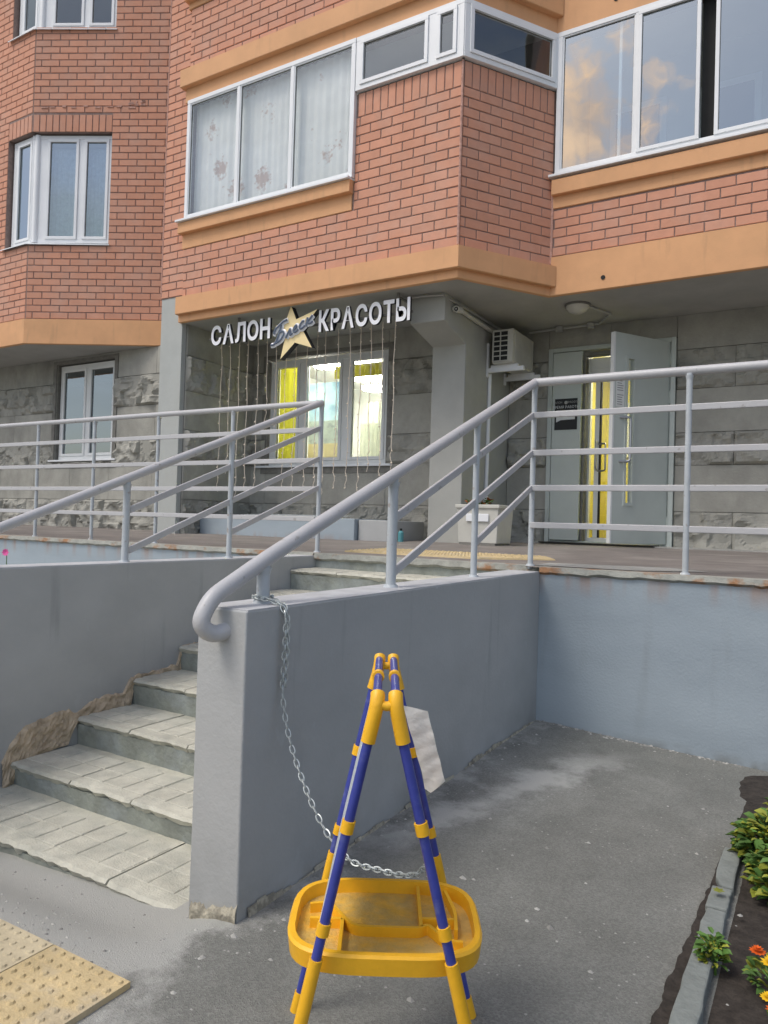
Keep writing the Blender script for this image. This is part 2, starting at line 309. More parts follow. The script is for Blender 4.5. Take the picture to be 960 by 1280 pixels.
def bezel(o, wdt=.004, seg=2):
    md = o.modifiers.new('bevel', 'BEVEL'); md.width = wdt; md.segments = seg; md.limit_method = 'ANGLE'; md.angle_limit = R_(40); return o
class Wall:
    def __init__(s, A, B):
        s.A = Vector((*A, 0)); s.B = Vector((*B, 0)); s.u = (s.B-s.A).normalized(); s.n = Vector((s.u.y, -s.u.x, 0)); s.len = (s.B-s.A).length
    def p(s, a, d, z): q = s.A+s.u*a+s.n*d; return (q.x, q.y, z)
    def mat(s, a, d, z):
        q = s.A+s.u*a+s.n*d; mm = Matrix((s.u, -s.n, Vector((0, 0, 1)))).transposed().to_4x4(); mm.translation = (q.x, q.y, z); return mm

# ---------------------------------------------------------------- ground
def gz(X, Y):
    k = max(0, min(1, (Y-1.3)/2.9))
    z = -.045+.045*k - .055*k*max(0, min(1.6, X+1.42))
    if X < -1.42:
        t_ = max(0, min(1, (-1.42-X)/.4)); w_ = max(0, min(1, (Y-1.28)/.3)); w_ = w_*w_*(3-2*w_)
        z += w_*(-.085*t_*t_*(3-2*t_)+.06*min(0, max(-3.2, X+1.8)))+(1-w_)*.012*max(-3.2, X+1.42)
    z += .006*noise.noise(Vector((X*1.3, Y*1.3, 0)))+.003*noise.noise(Vector((X*5, Y*5, 3)))
    d = math.hypot(X, Y-2); f = max(0, min(1, (d-7)/10)); return z*(1-f)-.25*f
xs = []; xcur = -5.0
def grid_axis(lo, hi, step, far):
    a = [lo+i*step for i in range(int((hi-lo)/step)+1)]; p = []; d = step
    x = hi
    while x < far: d *= 1.35; x += d; p.append(x)
    q = []; d = step; x = lo
    while x > -far: d *= 1.35; x -= d; q.append(x)
    return q[::-1]+a+p
gx = grid_axis(-4.5, 1.5, .06, 900); gy = grid_axis(-.5, 4.6, .06, 900)
g = MB(); g.v = [(x, y, gz(x, y)) for y in gy for x in gx]; nx = len(gx)
g.f = [(j*nx+i, j*nx+i+1, (j+1)*nx+i+1, (j+1)*nx+i) for j in range(len(gy)-1) for i in range(nx-1)]; g.m = [0]*len(g.f)
o = g.build('ground', M['asphalt'], smooth=True); tag(o, kind='structure')

# flower bed soil to the right of the narrow kerb, spreading beyond its end
def sheet(name, poly_fn, x0, x1, y0, y1, st, dz, mt, rough=.0):
    s = MB(); ny = int((y1-y0)/st)+1; idx = {}
    k = 0
    for j in range(ny):
        y = y0+j*st; xa, xb = poly_fn(y); nn = max(2, int((xb-xa)/st)+1)
        row = []
        for i in range(13):
            x = xa+(xb-xa)*i/12
            s.v.append((x, y, gz(x, y)+dz*(0 if i == 0 else 1)+(rough*(.6+abs(noise.noise(Vector((x*9, y*9, 1))))) if 0 < i else 0))); row.append(k); k += 1
        idx[j] = row
    for j in range(ny-1):
        for i in range(12): s.f.append((idx[j][i], idx[j][i+1], idx[j+1][i+1], idx[j+1][i]))
    s.m = [0]*len(s.f)
    return tag(s.build(name, mt, smooth=True), kind='structure')
def bed_edge(y):
    w_ = .03*noise.noise(Vector((0, y*3, 5)))+.012*noise.noise(Vector((0, y*17, 5)))
    if y < 2.98: return (-.215, 3.2)
    if y < 3.7: return (-.27+w_, 3.2)
    return (-.30-.02*(y-3.7)+w_*1.5+(.15*max(0, y-4.02)/.15), 3.2)
sheet('flower_bed_soil', bed_edge, 0, 0, -1.0, 4.165, .05, .012, M['soil'], .018)
def spill(y):
    c = -.292; wd = max(.004, min(.045, (2.98-y)*.035))+.010*noise.noise(Vector((3, y*11, 0)))+.006*noise.noise(Vector((3, y*31, 0)))
    return (c-max(.003, wd), c+.02)
sheet('damp_soil_strip', spill, 0, 0, 0.2, 2.97, .02, .005, M['soil'], .004)
# kerb stones
kb = empty('garden_kerb', (-.25, 2.98, gz(-.25, 2.98)), label='narrow broken concrete garden kerb between the asphalt and the flower bed', cat='kerb')
yv = 2.98
for ln in (.34, .17, .30, .38, .42, .42, .42):
    b_ = MB(); x0 = -.288+random.uniform(-.002, .002); y0 = yv-ln+.012; zt = gz(-.25, yv)+.034+random.uniform(-.006, .004)
    nseg = 6; top = []; 
    for i in range(nseg+1):
        y = yv-(yv-y0)*i/nseg
        top.append((x0+random.uniform(-.003, .003)+(.02 if i == nseg and random.random() < .5 else 0), x0+.060+random.uniform(-.003, .003), y, zt+random.uniform(-.003, .002)))
    vs = []
    for a, c, y, z in top: vs += [(a, y, z), (c, y, z), (a-.002, y, z-.12), (c+.002, y, z-.12)]
    fs = [(0, 1, 3, 2), tuple(4*nseg+i for i in (0, 2, 3, 1))]
    for i in range(nseg):
        q = 4*i; fs += [(q, q+4, q+5, q+1), (q, q+2, q+6, q+4), (q+1, q+5, q+7, q+3)]
    b_.add(vs, fs); o = b_.build('kerb_stone', M['kerb']); bezel(o, .006, 2); local(o, kb); yv -= ln

# cement skim round the foot of the steps and the tactile paving
def blob(name, pts, dz, mt, jag=.03):
    poly = []
    for i in range(len(pts)):
        a = Vector(pts[i]); c = Vector(pts[(i+1) % len(pts)])
        for t_ in range(6):
            q = a.lerp(c, t_/6); poly.append((q.x+jag*noise.noise(Vector((q.x*7, q.y*7, 2))), q.y+jag*noise.noise(Vector((q.x*7, q.y*7, 9)))))
    cx = sum(p[0] for p in poly)/len(poly); cy = sum(p[1] for p in poly)/len(poly); s = MB(); k = len(poly); R = 6
    s.v.append((cx, cy, gz(cx, cy)+dz))
    for r in range(1, R+1):
        for x, y in poly: X = cx+(x-cx)*r/R; Y = cy+(y-cy)*r/R; s.v.append((X, Y, gz(X, Y)+(dz if r < R else dz*.3)))
    for i in range(k): s.f.append((0, 1+i, 1+(i+1) % k))
    for r in range(1, R):
        for i in range(k): a = 1+(r-1)*k; c = 1+r*k; s.f.append((a+i, c+i, c+(i+1) % k, a+(i+1) % k))
    s.m = [0]*len(s.f); return tag(s.build(name, mt, smooth=True), kind='structure')
M['skim'] = mat('cement_skim', (.27, .275, .26), .95, .16, 5, .5, 420, col2=(.19, .19, .18), c2scale=3, c2lo=.45, c2hi=.65)
0 and blob('cement_skim', [(-3.6, 1.45), (-3.3, 1.72), (-1.7, 1.70), (-1.42, 1.5), (-1.33, 1.33), (-1.42, 1.1), (-1.6, .9), (-2.5, .9), (-3.4, 1.0)], .0035, M['skim'], .09)

# tactile paving
tp = empty('tactile_paving', (-1.8, 1.2, gz(-1.8, 1.2)), label='yellow tactile paving slabs with round studs at the foot of the steps', cat='paving')
for i in range(5):
    for j in range(3):
        x1 = -1.442-i*.302; y1 = 1.262-j*.302; x0 = x1-.298; y0 = y1-.298; z = [gz(a, c)+.016 for a, c in ((x0, y0), (x1, y0), (x1, y1), (x0, y1))]
        s = MB(); s.add([(x0, y0, z[0]), (x1, y0, z[1]), (x1, y1, z[2]), (x0, y1, z[3])]+[(a, c, zz-.03) for (a, c), zz in zip(((x0, y0), (x1, y0), (x1, y1), (x0, y1)), z)],
              [(0, 1, 2, 3), (0, 4, 5, 1), (1, 5, 6, 2), (2, 6, 7, 3), (3, 7, 4, 0)])
        o = s.build('paving_slab', M['paletile'] if (i, j) in ((1, 0), (2, 0)) else M['yellowtile']); local(o, tp)
        if (i, j) in ((1, 0), (2, 0)): o['label'] = 'worn pale tactile slab'
        s = MB(); npx = 8
        for a in range(npx):
            for c in range(npx):
                cx = x0+(a+.5)*.298/npx; cy = y0+(c+.5)*.298/npx; zz = gz(cx, cy)+.016; k = 7
                vs = [(cx+.0125*math.cos(q*math.tau/k), cy+.0125*math.sin(q*math.tau/k), zz-.002) for q in range(k)]+[(cx+.0075*math.cos(q*math.tau/k), cy+.0075*math.sin(q*math.tau/k), zz+.005) for q in range(k)]
                s.add(vs, [tuple(range(k, 2*k))]+[(q, (q+1) % k, k+(q+1) % k, k+q) for q in range(k)])
        st = s.build('studs', o.data.materials[0]); st['kind'] = 'stuff'; st.parent = o; st.matrix_parent_inverse = root_inv(tp) @ Matrix.Identity(4) if False else Matrix.Identity(4)

# pebbles and litter
s = MB()
def pebble(x, y, r, z=None):
    z = gz(x, y) if z is None else z; k = 5; a0 = random.random()*6; e = random.uniform(.5, 1)
    vs = [(x+r*math.cos(a0+q*math.tau/k)*random.uniform(.7, 1.1), y+e*r*math.sin(a0+q*math.tau/k), z) for q in range(k)]+[(x, y, z+r*.55)]
    s.add(vs, [(q, (q+1) % k, k) for q in range(k)])
for i in range(150):
    x = random.uniform(-1.38, -.3); y = random.uniform(.9, 4.1)
    if random.random() < .5: x = -1.40+abs(random.gauss(0, .05)); 
    pebble(x, y, random.choice((.004, .005, .007, .010)) if random.random() < .96 else .016)
for i in range(260): pebble(random.uniform(-3, -1.5), random.uniform(1.2, 1.62), random.uniform(.003, .008))
for i in range(110): x = random.uniform(-1.4, -.3); pebble(x, 4.17-abs(random.gauss(0, .02)), random.uniform(.005, .013))
for i in range(120): x = random.uniform(-.2, .3); y = random.uniform(1.2, 4.1); pebble(x, y, random.uniform(.004, .011), gz(x, y)+.022)
tag(s.build('pebbles', M['pebble']), kind='stuff')

# ---------------------------------------------------------------- platform, stair side walls, steps
def dz_(Y): return .89+(Y-4.2)*.014
DX0, DX1 = -13.5, 6
s = MB()
P1 = [(-1.5, 4.165), (DX1, 4.165), (DX1, 12), (DX0, 12), (DX0, 4.28), (-1.5, 4.28)]
s.add([(x, y, dz_(y)) for x, y in P1]+[(x, y, -.6) for x, y in P1], [(0, 1, 2, 3, 4, 5)]+[(i, (i+1) % 6, 6+(i+1) % 6, 6+i) for i in range(6) if i in (1, 3)])
tag(s.build('platform', M['deck']), kind='structure')
fr = MB()   # front retaining faces, top 35 mm is the bare slab edge
fr.box(-1.45, DX1, 4.1715, 4.30, -.5, .852)
o = fr.build('platform_front_wall', M['greyfront']); tag(o, label='long blue-grey painted retaining wall of the entrance platform, with rust runs under its edge', cat='retaining wall')
fr = MB(); fr.box(DX0, -3.14, 4.285, 4.43, -.6, .85); o = fr.build('platform_front_wall', M['greyfront'])
tag(o, label='pale blue retaining wall of the platform behind the left stair wall', cat='retaining wall')
def jag_edge(name, x0, x1, y, z0, z1, mt, depth=.03, step=.035, label=None, cat=None):
    s = MB(); k = int((x1-x0)/step); vs = []
    for i in range(k+1):
        x = x0+(x1-x0)*i/k; j1 = .006*noise.noise(Vector((x*14, 1, 0)))+.004*noise.noise(Vector((x*40, 1, 0))); jz = .009*noise.noise(Vector((x*9, 5, 0)))+.006*noise.noise(Vector((x*33, 5, 0)))
        vs += [(x, y+.10, z1), (x, y-.004+j1, z1-.002), (x, y-.012+j1, z0+jz+.008), (x, y+.006, z0+jz-.006), (x, y+.10, z0-.02)]
    fs = []
    for i in range(k):
        for a in range(4): fs.append((i*5+a, i*5+a+1, i*5+a+6, i*5+a+5))
    s.add(vs, fs); o = s.build(name, mt); return o
pe = jag_edge('platform_edge', -1.42, 3.5, 4.165, .856, .893, M['edge']); tag(pe, kind='structure')
pe = jag_edge('platform_edge', -3.13, -1.40, 4.275, .85, .893, M['edge']); tag(pe, kind='structure')
pe = jag_edge('platform_edge', -12.5, -3.14, 4.275, .855, .893, M['edge']); tag(pe, kind='structure')
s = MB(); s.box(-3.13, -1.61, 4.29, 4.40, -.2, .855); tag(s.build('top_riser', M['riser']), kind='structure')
# yellow tactile strip along the platform at the head of the stair
s = MB(); s.add([(-3.1, 4.62, dz_(4.62)+.012), (-2.0, 4.62, dz_(4.62)+.012), (-1.58, 4.95, dz_(5)+.008), (-1.75, 5.25, dz_(5.25)+.012), (-3.1, 5.25, dz_(5.25)+.012)]+
      [(-3.1, 4.61, dz_(4.62)-.01), (-2.0, 4.61, dz_(4.62)-.01), (-1.57, 4.95, dz_(5)-.01)], [(0, 1, 2, 3, 4), (0, 5, 6, 1), (1, 6, 7, 2)])
ts = s.build('tactile_strip', M['yellowtile']); tag(ts, label='worn yellow tactile strip across the platform at the top of the stairs', cat='paving')
s = MB()
for i in range(28):
    for j in range(10):
        cx = -3.07+i*.052; cy = 4.66+j*.058
        if cx > -2.05 and (j < 4 or cx > -1.72): continue
        cx = cx; zz = dz_(cy)+.010
        s.add([(cx+.017*math.cos(q*math.tau/6), cy+.017*math.sin(q*math.tau/6), zz) for q in range(6)]+[(cx+.01*math.cos(q*math.tau/6), cy+.01*math.sin(q*math.tau/6), zz+.008) for q in range(6)],
              [tuple(range(6, 12))]+[(q, (q+1) % 6, 6+(q+1) % 6, 6+q) for q in range(6)])
o = s.build('studs', M['yellowtile'], ts); o['kind'] = 'stuff'
s = MB(); s.add([(-1.5, 4.3, dz_(4.3)+.004), (-.9, 4.32, dz_(4.3)+.004), (-.55, 4.55, dz_(4.55)+.004), (-.8, 4.75, dz_(4.75)+.004), (-1.5, 4.6, dz_(4.6)+.004)], [(0, 1, 2, 3, 4)])
tag(s.build('cement_patch', M['cement']), kind='structure')
s = MB(); s.box(-3.3, 6, 8.28, 8.59, .9, dz_(8.4)+.012); tag(s.build('door_apron', M['cement']), kind='structure')
for (ax, ay, ln, an) in ((-.9, 5.2, .5, .2), (-.5, 6.2, .8, .1), (.1, 5.6, .7, -.1), (-5, 5.5, 1.2, .05)):
    pass

# right stair wall (near the camera): paler top strip, irregular plaster
def plaster_wall(name, x0, x1, y0, y1, zt0, zt1, zb, label, toplab=True, bez=.006):
    o = empty(name, ((x0+x1)/2, y0, zb), label=label, cat='stair wall')
    ny = max(8, int((y1-y0)/.12)); nz = 9
    s = MB()
    def pt(side, i, j):
        y = y0+(y1-y0)*i/ny; zt = zt0+(zt1-zt0)*i/ny; z = zb+(zt-zb)*j/nz
        w_ = .0035*noise.noise(Vector((y*2.2, z*2.2, side*7.1)))
        return ((x0-w_) if side == 0 else (x1+w_), y, z)
    for side in (0, 1):
        base = len(s.v); s.v += [pt(side, i, j) for i in range(ny+1) for j in range(nz+1)]
        for i in range(ny):
            for j in range(nz):
                a = base+i*(nz+1)+j; s.f.append((a, a+1, a+nz+2, a+nz+1))
    s.m = [0]*len(s.f); off = (ny+1)*(nz+1)
    for i in (0, ny):
        for j in range(nz): a = i*(nz+1)+j; s.f.append((a, a+1, a+off+1, a+off)); s.m.append(0)
    for i in range(ny): a = i*(nz+1)+nz; s.f.append((a, a+nz+1, a+nz+1+off, a+off)); s.m.append(0)
    bd = s.build('wall_body', M['grey'], smooth=True); bezel(bd, bez, 3); local(bd, o)
    s = MB(); k = ny*2; vs = []
    for i in range(k+1):
        y = y0+.006+(y1-y0-.01)*i/k; z = zt0+(zt1-zt0)*i/k+.003; e = .003+.004*noise.noise(Vector((y*9, 3, 0)))
        vs += [(x0-.001+e, y, z), (x1+.001-e, y, z), (x0+e, y, z-.02), (x1-e, y, z-.02)]
    s.add(vs, [(4*i, 4*i+4, 4*i+5, 4*i+1) for i in range(k)]+[(4*i, 4*i+2, 4*i+6, 4*i+4) for i in range(k)]+[(4*i+1, 4*i+5, 4*i+7, 4*i+3) for i in range(k)]+[(0, 1, 3, 2)])
    tp_ = s.build('wall_top', M['greytop'], smooth=True); local(tp_, o)
    return o
rw = plaster_wall('stair_wall', -1.612, -1.42, 1.62, 4.172, .852, .862, -.35, 'grey plastered stair side wall with a hooked handrail end, chain tied on top')
lw = plaster_wall('stair_wall', -3.31, -3.13, -.5, 4.31, .862, .872, -.5, 'grey plastered stair side wall on the left, broken open at its foot')
# broken plaster at the foot of the left wall
s = MB()
prof = [(1.965, .0, -.14), (2.00, .07, -.14), (2.06, .135, -.14), (2.15, .155, -.02), (2.24, .172, .0), (2.30, .175, .0), (2.34, .14, .1), (2.42, .185, .11), (2.52, .205, .115), (2.62, .19, .115), (2.66, .262, .12), (2.70, .272, .25), (2.84, .275, .25), (2.99, .29, .25), (3.02, .388, .25), (3.12, .392, .38), (3.33, .392, .38)]
NZ = 12; NP = 110; vs = []
def lerp_prof(y):
    for a, c in zip(prof, prof[1:]):
        if a[0] <= y <= c[0]: t_ = (y-a[0])/(c[0]-a[0]); return a[1]+(c[1]-a[1])*t_, a[2]+(c[2]-a[2])*t_
    return prof[-1][1:]
for i in range(NP+1):
    y = prof[0][0]+(3.33-prof[0][0])*i/NP; zt, zb = lerp_prof(y); zt += .012*noise.noise(Vector((y*30, 0, 0)))+.006*noise.noise(Vector((y*90, 0, 0)))
    for j in range(NZ+1):
        z = zb+(zt-zb)*j/NZ; e = .0 if j in (0,) else 0
        d = .010+.016*noise.noise(Vector((y*18, z*18, 4)))+.012*noise.noise(Vector((y*45, z*45, 4))); d = max(.003, d) if j < NZ else -.002
        vs.append((-3.13+d, y, z))
fs = [(i*(NZ+1)+j, (i+1)*(NZ+1)+j, (i+1)*(NZ+1)+j+1, i*(NZ+1)+j+1) for i in range(NP) for j in range(NZ)]
s.add(vs, fs); o = s.build('broken_plaster', M['rubble'], smooth=False); local(o, lw)

# steps
st = empty('stone_steps', (-2.4, 1.66, -.15), label='worn concrete steps with chipped slabs rising between the two grey side walls', cat='stairs')
TZ = [-.112, -.010, .122, .254, .387, .520, .652, .786]
TY = [1.66, 2.00, 2.33, 2.66, 2.99, 3.32, 3.65, 3.98]
for k in range(8):
    z = TZ[k]; y0 = TY[k]; y1 = TY[k+1]+.03 if k < 7 else 4.31; xl = -3.128 if k else -3.5; xr = -1.615 if k else -1.665
    zb = TZ[k-1]-.02 if k else -.45
    s = MB(); nseg = 26; vs = []
    for i in range(nseg+1):
        x = xl+(xr-xl)*i/nseg; e = .004*noise.noise(Vector((x*6, k*3.3, 0)))+.003*noise.noise(Vector((x*20, k*3.3, 0)))
        vs += [(x, y0+.022+e, z-.032), (x, y0+.028+e*1.5, zb), (x, y0+.3, z-.032)]
    s.add(vs, [(3*i, 3*i+3, 3*i+4, 3*i+1) for i in range(nseg)]+[(3*i, 3*i+2, 3*i+5, 3*i+3) for i in range(nseg)]+[(nseg*3, nseg*3+2, nseg*3+1)])
    s.add([(xr, y0+.03, z-.032), (xr, y0+.33, z-.032), (xr, y0+.33, zb), (xr, y0+.03, zb)], [(0, 1, 2, 3)])
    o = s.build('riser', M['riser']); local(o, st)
    nsl = 4 if k else 5; xx = xl
    off = random.uniform(-.05, .05)
    cuts = [xl]+[xl+(xr-xl)*q/nsl+off*(1 if k else .3) for q in range(1, nsl)]+[xr]
    for a, c in zip(cuts, cuts[1:]):
        a += .003; c -= .003; tl = random.uniform(-.0025, .0025); n_ = 14; s = MB(); vs = []
        for i in range(n_+1):
            x = a+(c-a)*i/n_; j_ = abs(noise.noise(Vector((x*11, k*5.1, 1))))*.026+abs(noise.noise(Vector((x*37, k*5.1, 1))))*.018
            zt = z+tl*(x-a)/(c-a)
            vs += [(x, y0+.012+j_, zt), (x, y0+.004+j_*.6, zt-.010-.004*random.random()), (x, y0+.014+j_*1.4, zt-.034-.008*noise.noise(Vector((x*25, k, 0)))), (x, y1, zt)]
        fs = []
        for i in range(n_): q = 4*i; fs += [(q, q+1, q+5, q+4), (q+1, q+2, q+6, q+5), (q+3, q, q+4, q+7)]
        fs += [(0, 3, 2, 1), (4*n_, 4*n_+1, 4*n_+2, 4*n_+3)]
        s.add(vs, fs)
        # raised pads of the ribbed slab (pads 3 mm proud)
        py = [y0+.075, y0+.19, min(y1-.03, y0+.31)]
        gcols = 3
        for gi in range(gcols):
            for gj in range(2):
                xa = a+(c-a)*gi/gcols+.0035; xb = a+(c-a)*(gi+1)/gcols-.0035; ya, yb = py[gj]+.0035, py[gj+1]-.0035; zt = z+tl*.5+.0005
                sub = [(xa, xb)]
                for (u0, u1) in sub:
                    s.add([(u0, ya, zt), (u1, ya, zt), (u1, yb, zt), (u0, yb, zt), (u0+.003, ya+.003, zt+.003), (u1-.003, ya+.003, zt+.003), (u1-.003, yb-.003, zt+.003), (u0+.003, yb-.003, zt+.003)],
                          [(4, 5, 6, 7), (0, 1, 5, 4), (1, 2, 6, 5), (2, 3, 7, 6), (3, 0, 4, 7)])
        o = s.build('tread_slab', M['tread']); local(o, st)

# ---------------------------------------------------------------- railings
def arc_pts(path, rad=.05, n=5):
    path = [Vector(p) for p in path]; out = [path[0]]
    for a, b, c in zip(path, path[1:], path[2:]):
        d1 = (a-b); d2 = (c-b); r1 = min(rad, d1.length*.49, d2.length*.49); p1 = b+d1.normalized()*r1; p2 = b+d2.normalized()*r1
        for i in range(n+1):
            t_ = i/n; out.append(p1*(1-t_)**2+b*2*t_*(1-t_)+p2*t_**2)
    out.append(path[-1]); return out
def flat(s, a, b, h=.036, t_=.016):
    a = Vector(a); b = Vector(b); d = (b-a).normalized(); side = d.cross(Vector((0, 0, 1))).normalized()*t_/2; upv = side.cross(d).normalized()*h/2
    vs = []
    for p in (a, b): vs += [p-side-upv, p+side-upv, p+side+upv, p-side+upv]
    s.add(vs, [(3, 2, 1, 0), (4, 5, 6, 7), (0, 1, 5, 4), (1, 2, 6, 5), (2, 3, 7, 6), (3, 0, 4, 7)])
RZ = (1.80, 1.572, 1.36, 1.137)
def railing(label, handrail, hr, posts, bars, base, rad=.06):
    root = empty('railing', base, label=label, cat='railing')
    o = MB().tube(arc_pts(handrail, rad), hr, 18).build('handrail', M['rail'], smooth=True); local(o, root)
    for (p, zt, r) in posts:
        s = MB(); x, y, z = p
        s.tube([(x, y, z-.02), (x, y, zt)], r, 12); s.tube([(x, y, zt-.034), (x, y, zt-.022), (x, y, zt-.012)], r, 12, radii=[r*1.03, r*1.16, r*1.30]); q = s.build('post', M['railpost'], smooth=True); local(q, root)
        s = MB(); s.tube([(x, y, z-.003), (x, y, z+.010)], r+.010, 12, radii=[r+.012, r+.006]); q2 = s.build('post_foot', M['railpost'], smooth=True); q2.parent = q; q2.matrix_parent_inverse = Matrix.Identity(4)
    for a, b_ in bars:
        s = MB(); flat(s, a, b_); q = s.build('rail_bar', M['rail']); bezel(q, .004, 2); local(q, root)
    return root
XR = -1.515
hz = lambda y: .0
# right stair handrail with hooked end
slope = lambda y: 2.0-(4.27-y)*.422
hr = [(XR, 1.635, .782), (XR, 1.575, .782), (XR, 1.525, .80), (XR-.0, 1.515, .845), (XR, 1.56, .905)]
hook = [(-1.50, 1.64, .790), (-1.515, 1.578, .778), (-1.525, 1.536, .815), (-1.52, 1.575, .886), (XR, 1.80, .990), (XR, 4.27, 2.002)]
rr = railing('grey stair railing on the right side wall, its handrail hooked back into the wall end', hook, .0255,
  [((XR, 1.80, .857), .98, .021), ((XR, 2.60, .86), 1.30, .021), ((XR, 3.43, .863), 1.65, .0165)],
  [((XR, 2.60, 1.135), (XR, 4.25, 1.80)), ((XR, 2.60, .912), (XR, 4.25, 1.572)), ((XR, 3.43, 1.03), (XR, 4.25, 1.36))], (XR, 1.8, .86), .085)
railing('grey platform railing with four flat bars in front of the entrance door', [(XR, 4.27, 2.002), (2.0, 4.25, 2.0)], .0255,
  [((XR, 4.27, .893), 1.99, .0165)]+[((-.635+i*.88, 4.25, .893), 1.985, .0165) for i in range(4)],
  [((XR, 4.25, z), (2.0, 4.25, z)) for z in RZ], (XR, 4.25, .89))
XL = -3.20
railing('grey stair handrail sloping up the left side wall and running out of the frame', [(XL, -.4, .03+0), (XL, 4.40, 2.0)], .0235,
  [((XL, 2.66, .868), 1.28, .021), ((XL, 3.46, .870), 1.61, .0165), ((XL, 4.40, .893), 1.99, .017)],
  [((XL, 2.68, 1.145), (XL, 4.39, 1.825)), ((XL, 2.68, .935), (XL, 4.39, 1.60)), ((XL, 3.47, 1.035), (XL, 4.39, 1.395))], (XL, 2.66, .87)) if False else None
lo = [(XL, -.3, 2.0-4.70*.3912), (XL, 4.40, 2.0)]
railing('grey stair handrail sloping up the left side wall and running out of the frame', lo, .0235,
  [((XL, .9, .864), 2.0-3.5*.3912, .017), ((XL, 2.66, .870), 1.30, .019), ((XL, 3.46, .874), 1.62, .017), ((XL, 4.40, .893), 1.99, .017)],
  [((XL, 2.68, 1.150), (XL, 4.39, 1.81)), ((XL, 2.68, .932), (XL, 4.39, 1.585)), ((XL, 3.47, 1.035), (XL, 4.39, 1.37))], (XL, 2.66, .87))
railing('long grey platform railing along the left edge of the platform, under the stone wall window', [(-12.5, 4.40, 1.995), (XL-.03, 4.40, 2.0)], .0215,
  [((x, 4.40, .893), 1.985, .016) for x in (-4.07, -4.92, -5.76, -6.6, -7.44, -8.28, -9.1, -10)],
  [((-12.5, 4.385, z), (XL-.02, 4.385, z)) for z in RZ], (-4.9, 4.4, .89))

# ---------------------------------------------------------------- the building
bld = empty('apartment_building', (-4, 7.5, .9), label='brick apartment building with orange bands above a rough stone ground floor', cat='building')
BI = root_inv(bld)
def bpart(mb, name, mt, smooth=False, bev=0, label=None):
    o = mb.build(name, mt, smooth=smooth); local(o, bld)
    if bev: bezel(o, bev, 2)
    if label: o['label'] = label
    return o
SUBP = Matrix.Identity(4)
def sub(mb, name, mt, parent, smooth=False, bev=0):
    o = mb.build(name, mt, smooth=smooth); o.parent = parent; o.matrix_parent_inverse = Matrix.Identity(4)
    if bev: bezel(o, bev, 2)
    return o
# parts carry local()'s inverse, so sub-parts in world coordinates only need the identity under a part at identity.

SOF = 3.52
WC = Wall((-6.82, 6.40), (-3.085, 6.40)); WS = Wall((-3.085, 6.40), (-2.462, 7.345)); WR = Wall((-2.462, 7.33), (4.5, 7.33))
WT = Wall((-7.22, 6.425), (-6.82, 6.425)); WX = Wall((-13.5, 6.24), (-9.77, 6.24)); WA = Wall((-9.77, 6.24), (-7.60, 7.384))
bricks = []   # (wall, s, z, w, h, vertical)
def in_open(s0, s1, z0, z1, ops):
    # subtract openings from brick span; returns remaining spans
    spans = [(s0, s1)]
    for (a, b_, c, d) in ops:
        if z1 > c+.012 and z0 < d-.012:
            ns = []
            for (p, q) in spans:
                if q <= a or p >= b_: ns.append((p, q)); continue
                if p < a: ns.append((p, a-.002))
                if q > b_: ns.append((b_+.002, q))
            spans = ns
    return [x for x in spans if x[1]-x[0] > .03]
PV, PW, JO = .0955, .262, .0105
def courses(W, s0, s1, z0, z1, ops=(), phase=0.0, anchor='r'):
    nrow = max(1, round((z1-z0)/PV)); pv = (z1-z0)/nrow
    for r in range(nrow):
        za = z0+r*pv; zb = za+pv-JO; off = (PW/2 if r % 2 else 0)+phase
        x = s1-off if off > .05 else s1
        segs = []
        if off > .05: segs.append((s1-off+JO, s1))
        k = s1-off
        while k > s0: segs.append((max(s0, k-PW+JO), k)); k -= PW
        for a, b_ in segs:
            for (p, q) in in_open(a, b_, za, zb, ops): bricks.append((W, p, za, q-p, zb-za))
def soldiers(W, s0, s1, z0, z1):
    k = round((s1-s0)/PV); pv = (s1-s0)/k
    for i in range(k): bricks.append((W, s0+i*pv+JO/2, z0, pv-JO, z1-z0-JO))
courses(WC, 0, WC.len-.008, 3.84, 5.412, [(0, 2.50, 4.43, 9)])
soldiers(WC, 2.52, WC.len-.008, 5.412, 5.668)
courses(WC, 0, WC.len-.008, 6.66, 7.42)
courses(WS, .012, WS.len-.02, 3.84, 5.412); soldiers(WS, .012, WS.len-.02, 5.412, 5.668)
courses(WR, .01, WR.len, 3.935, 4.415)
courses(WR, .01, WR.len, 7.05, 8.3)
courses(WT, 0, .395, 3.87, 9.4)
wo = [(2.55+.82, 5.2, 5.0, 6.545)]
# left bay: straight part s from -13.5; corner at s=3.73
courses(WX, 0, WX.len-.006, 3.885, 9.4, [(3.17, 9, 4.95, 6.81), (3.17, 9, 8.05, 9.9)])
courses(WA, .008, WA.len, 3.885, 9.4, [(-1, 1.165, 4.95, 6.81), (-1, 1.165, 8.05, 9.9)])
soldiers(WX, 3.17, WX.len-.006, 6.555, 6.81); soldiers(WA, .008, 1.165, 6.555, 6.81)
